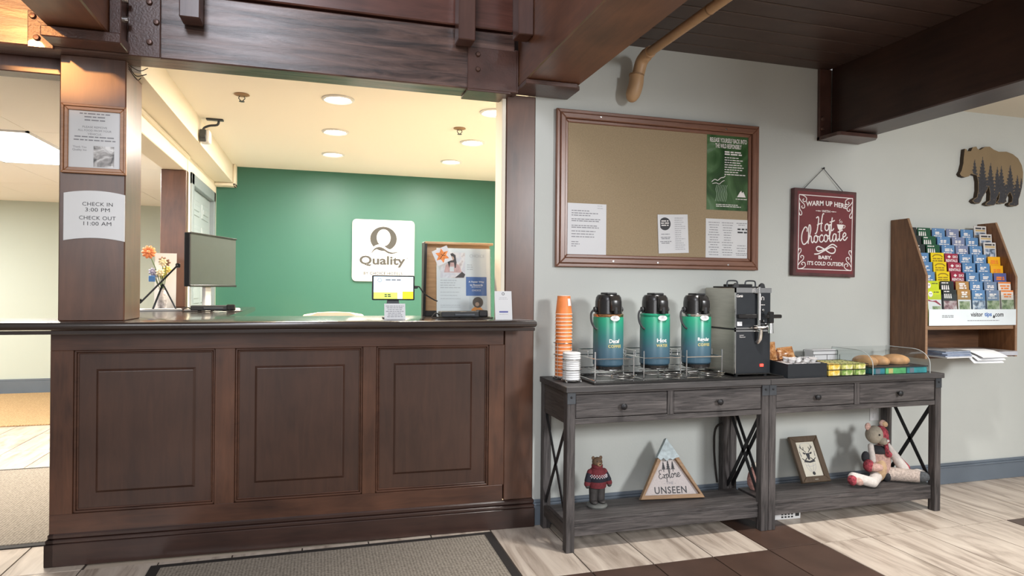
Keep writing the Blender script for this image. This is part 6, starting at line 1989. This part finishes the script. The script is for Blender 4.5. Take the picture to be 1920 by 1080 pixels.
for r in range(8):
    Yt, Zt = ROWS[r]
    for c in range(6):
        kind = (G1 if r < 3 else G2 if r < 6 else G3)[c]
        if r == 5 and c == 5:
            kind = 'indigo'
        if c == 5 and r < 3:
            dz = 0.026
        elif c == 5 and r in (3, 4):
            dz = -0.012
        elif kind == 'yellow':
            dz = 0.003
        else:
            dz = 0.0
        th = R(3.5)
        xc = 3.533 + 0.117 * c + (0.004 if (r * 7 + c * 3) % 4 == 0 else 0.0)
        b = B().box(-BW / 2, BW / 2, 0.0, 0.0045, 0.0, BH, 0.0006)
        o = obj('brochure', b, PC[kind], None)
        # lower edge forward, top leaning back
        o.location = (xc, Yt - BH * math.sin(th), Zt + dz - BH * math.cos(th))
        o.rotation_euler = (-th, 0, 0)
        tag(o, '%s brochure in rack, %s column from left, %s row from the top' % (kind, ORD[c], ORD[r]), 'brochure', 'brochures in the wall rack')
        brochure_print(o, kind, r)
# thin clear front of the lowest pocket row
obj('pocket_front', B().box(0.020, RX - 0.020, -0.2570, -0.2560, 0.297, 0.385), M['acrylic'], rk)

# magazines on the bottom shelf, sticking out past its edge
mag_pg = mat('magazine_pages', (0.30, 0.34, 0.42), 0.6, noise=0.2, nscale=30)
for k in range(5):
    z = 0.8645 + k * 0.0075
    cc = [(0.74, 0.75, 0.76), (0.16, 0.22, 0.38), (0.28, 0.33, 0.45), (0.14, 0.20, 0.30), (0.30, 0.31, 0.33)][k]
    nm = ['white', 'blue', 'slate blue', 'dark blue', 'grey'][k]
    o = thing('magazine', '%s magazine in the left pile on the rack bottom shelf' % nm, 'magazine', (3.585 + 0.006 * k, 3.035 + 0.008 * k, z), R([3, 1, 5, -3, 4][k]), 'magazines on the bottom shelf of the rack')
    obj('pages', B().box(-0.104, 0.104, -0.135, 0.135, 0.0, 0.0056), M['white'] if k == 0 else mag_pg, o)
    obj('cover', B().box(-0.105, 0.105, -0.136, 0.136, 0.0056, 0.0068), photo_print('magazine_cover_%d' % k, [(0.3, tuple(v * 0.5 for v in cc)), (0.55, cc), (0.75, tuple(min(0.85, v * 1.8 + 0.1) for v in cc))], 12), o)
for k in range(3):
    o = thing('leaflet_sheet', ['lowest bent white leaflet', 'middle bent white leaflet', 'topmost bent white leaflet'][k] + ' drooping over the rack bottom shelf', 'leaflet', (3.805 + 0.01 * k, 3.10, 0.8665 + 0.010 * k), R([-6, -3, 2][k]), 'bent white leaflets on the rack bottom shelf')
    b = B()
    prof = [(0.12, 0.0), (0.0, 0.006), (-0.09, 0.012), (-0.14, 0.008), (-0.19, -0.008), (-0.225, -0.034 + 0.006 * k)]
    for (ya, za), (yb, zb) in zip(prof[:-1], prof[1:]):
        b.poly([(-0.10, ya, za), (0.11, ya, za), (0.11, yb, zb), (-0.10, yb, zb)])
        b.poly([(-0.10, ya, za + 0.003), (-0.10, yb, zb + 0.003), (0.11, yb, zb + 0.003), (0.11, ya, za + 0.003)])
    e_ = prof[-1]
    b.poly([(-0.10, e_[0], e_[1]), (0.11, e_[0], e_[1]), (0.11, e_[0], e_[1] + 0.003), (-0.10, e_[0], e_[1] + 0.003)])
    obj('pages', b, M['white'], o)
o = thing('magazine', 'grey magazine lying at the right end of rack bottom shelf', 'magazine', (4.035, 3.10, 0.8645), R(-2), 'magazines on the bottom shelf of the rack')
obj('pages', B().box(-0.085, 0.10, -0.14, 0.12, 0.0, 0.024), mat('grey_pages', (0.42, 0.43, 0.47), 0.6, noise=0.06), o)
obj('cover', B().box(-0.086, 0.101, -0.141, 0.121, 0.024, 0.0255), photo_print('dark_cover', [(0.35, (0.08, 0.05, 0.05)), (0.6, (0.45, 0.42, 0.40))], 16), o)
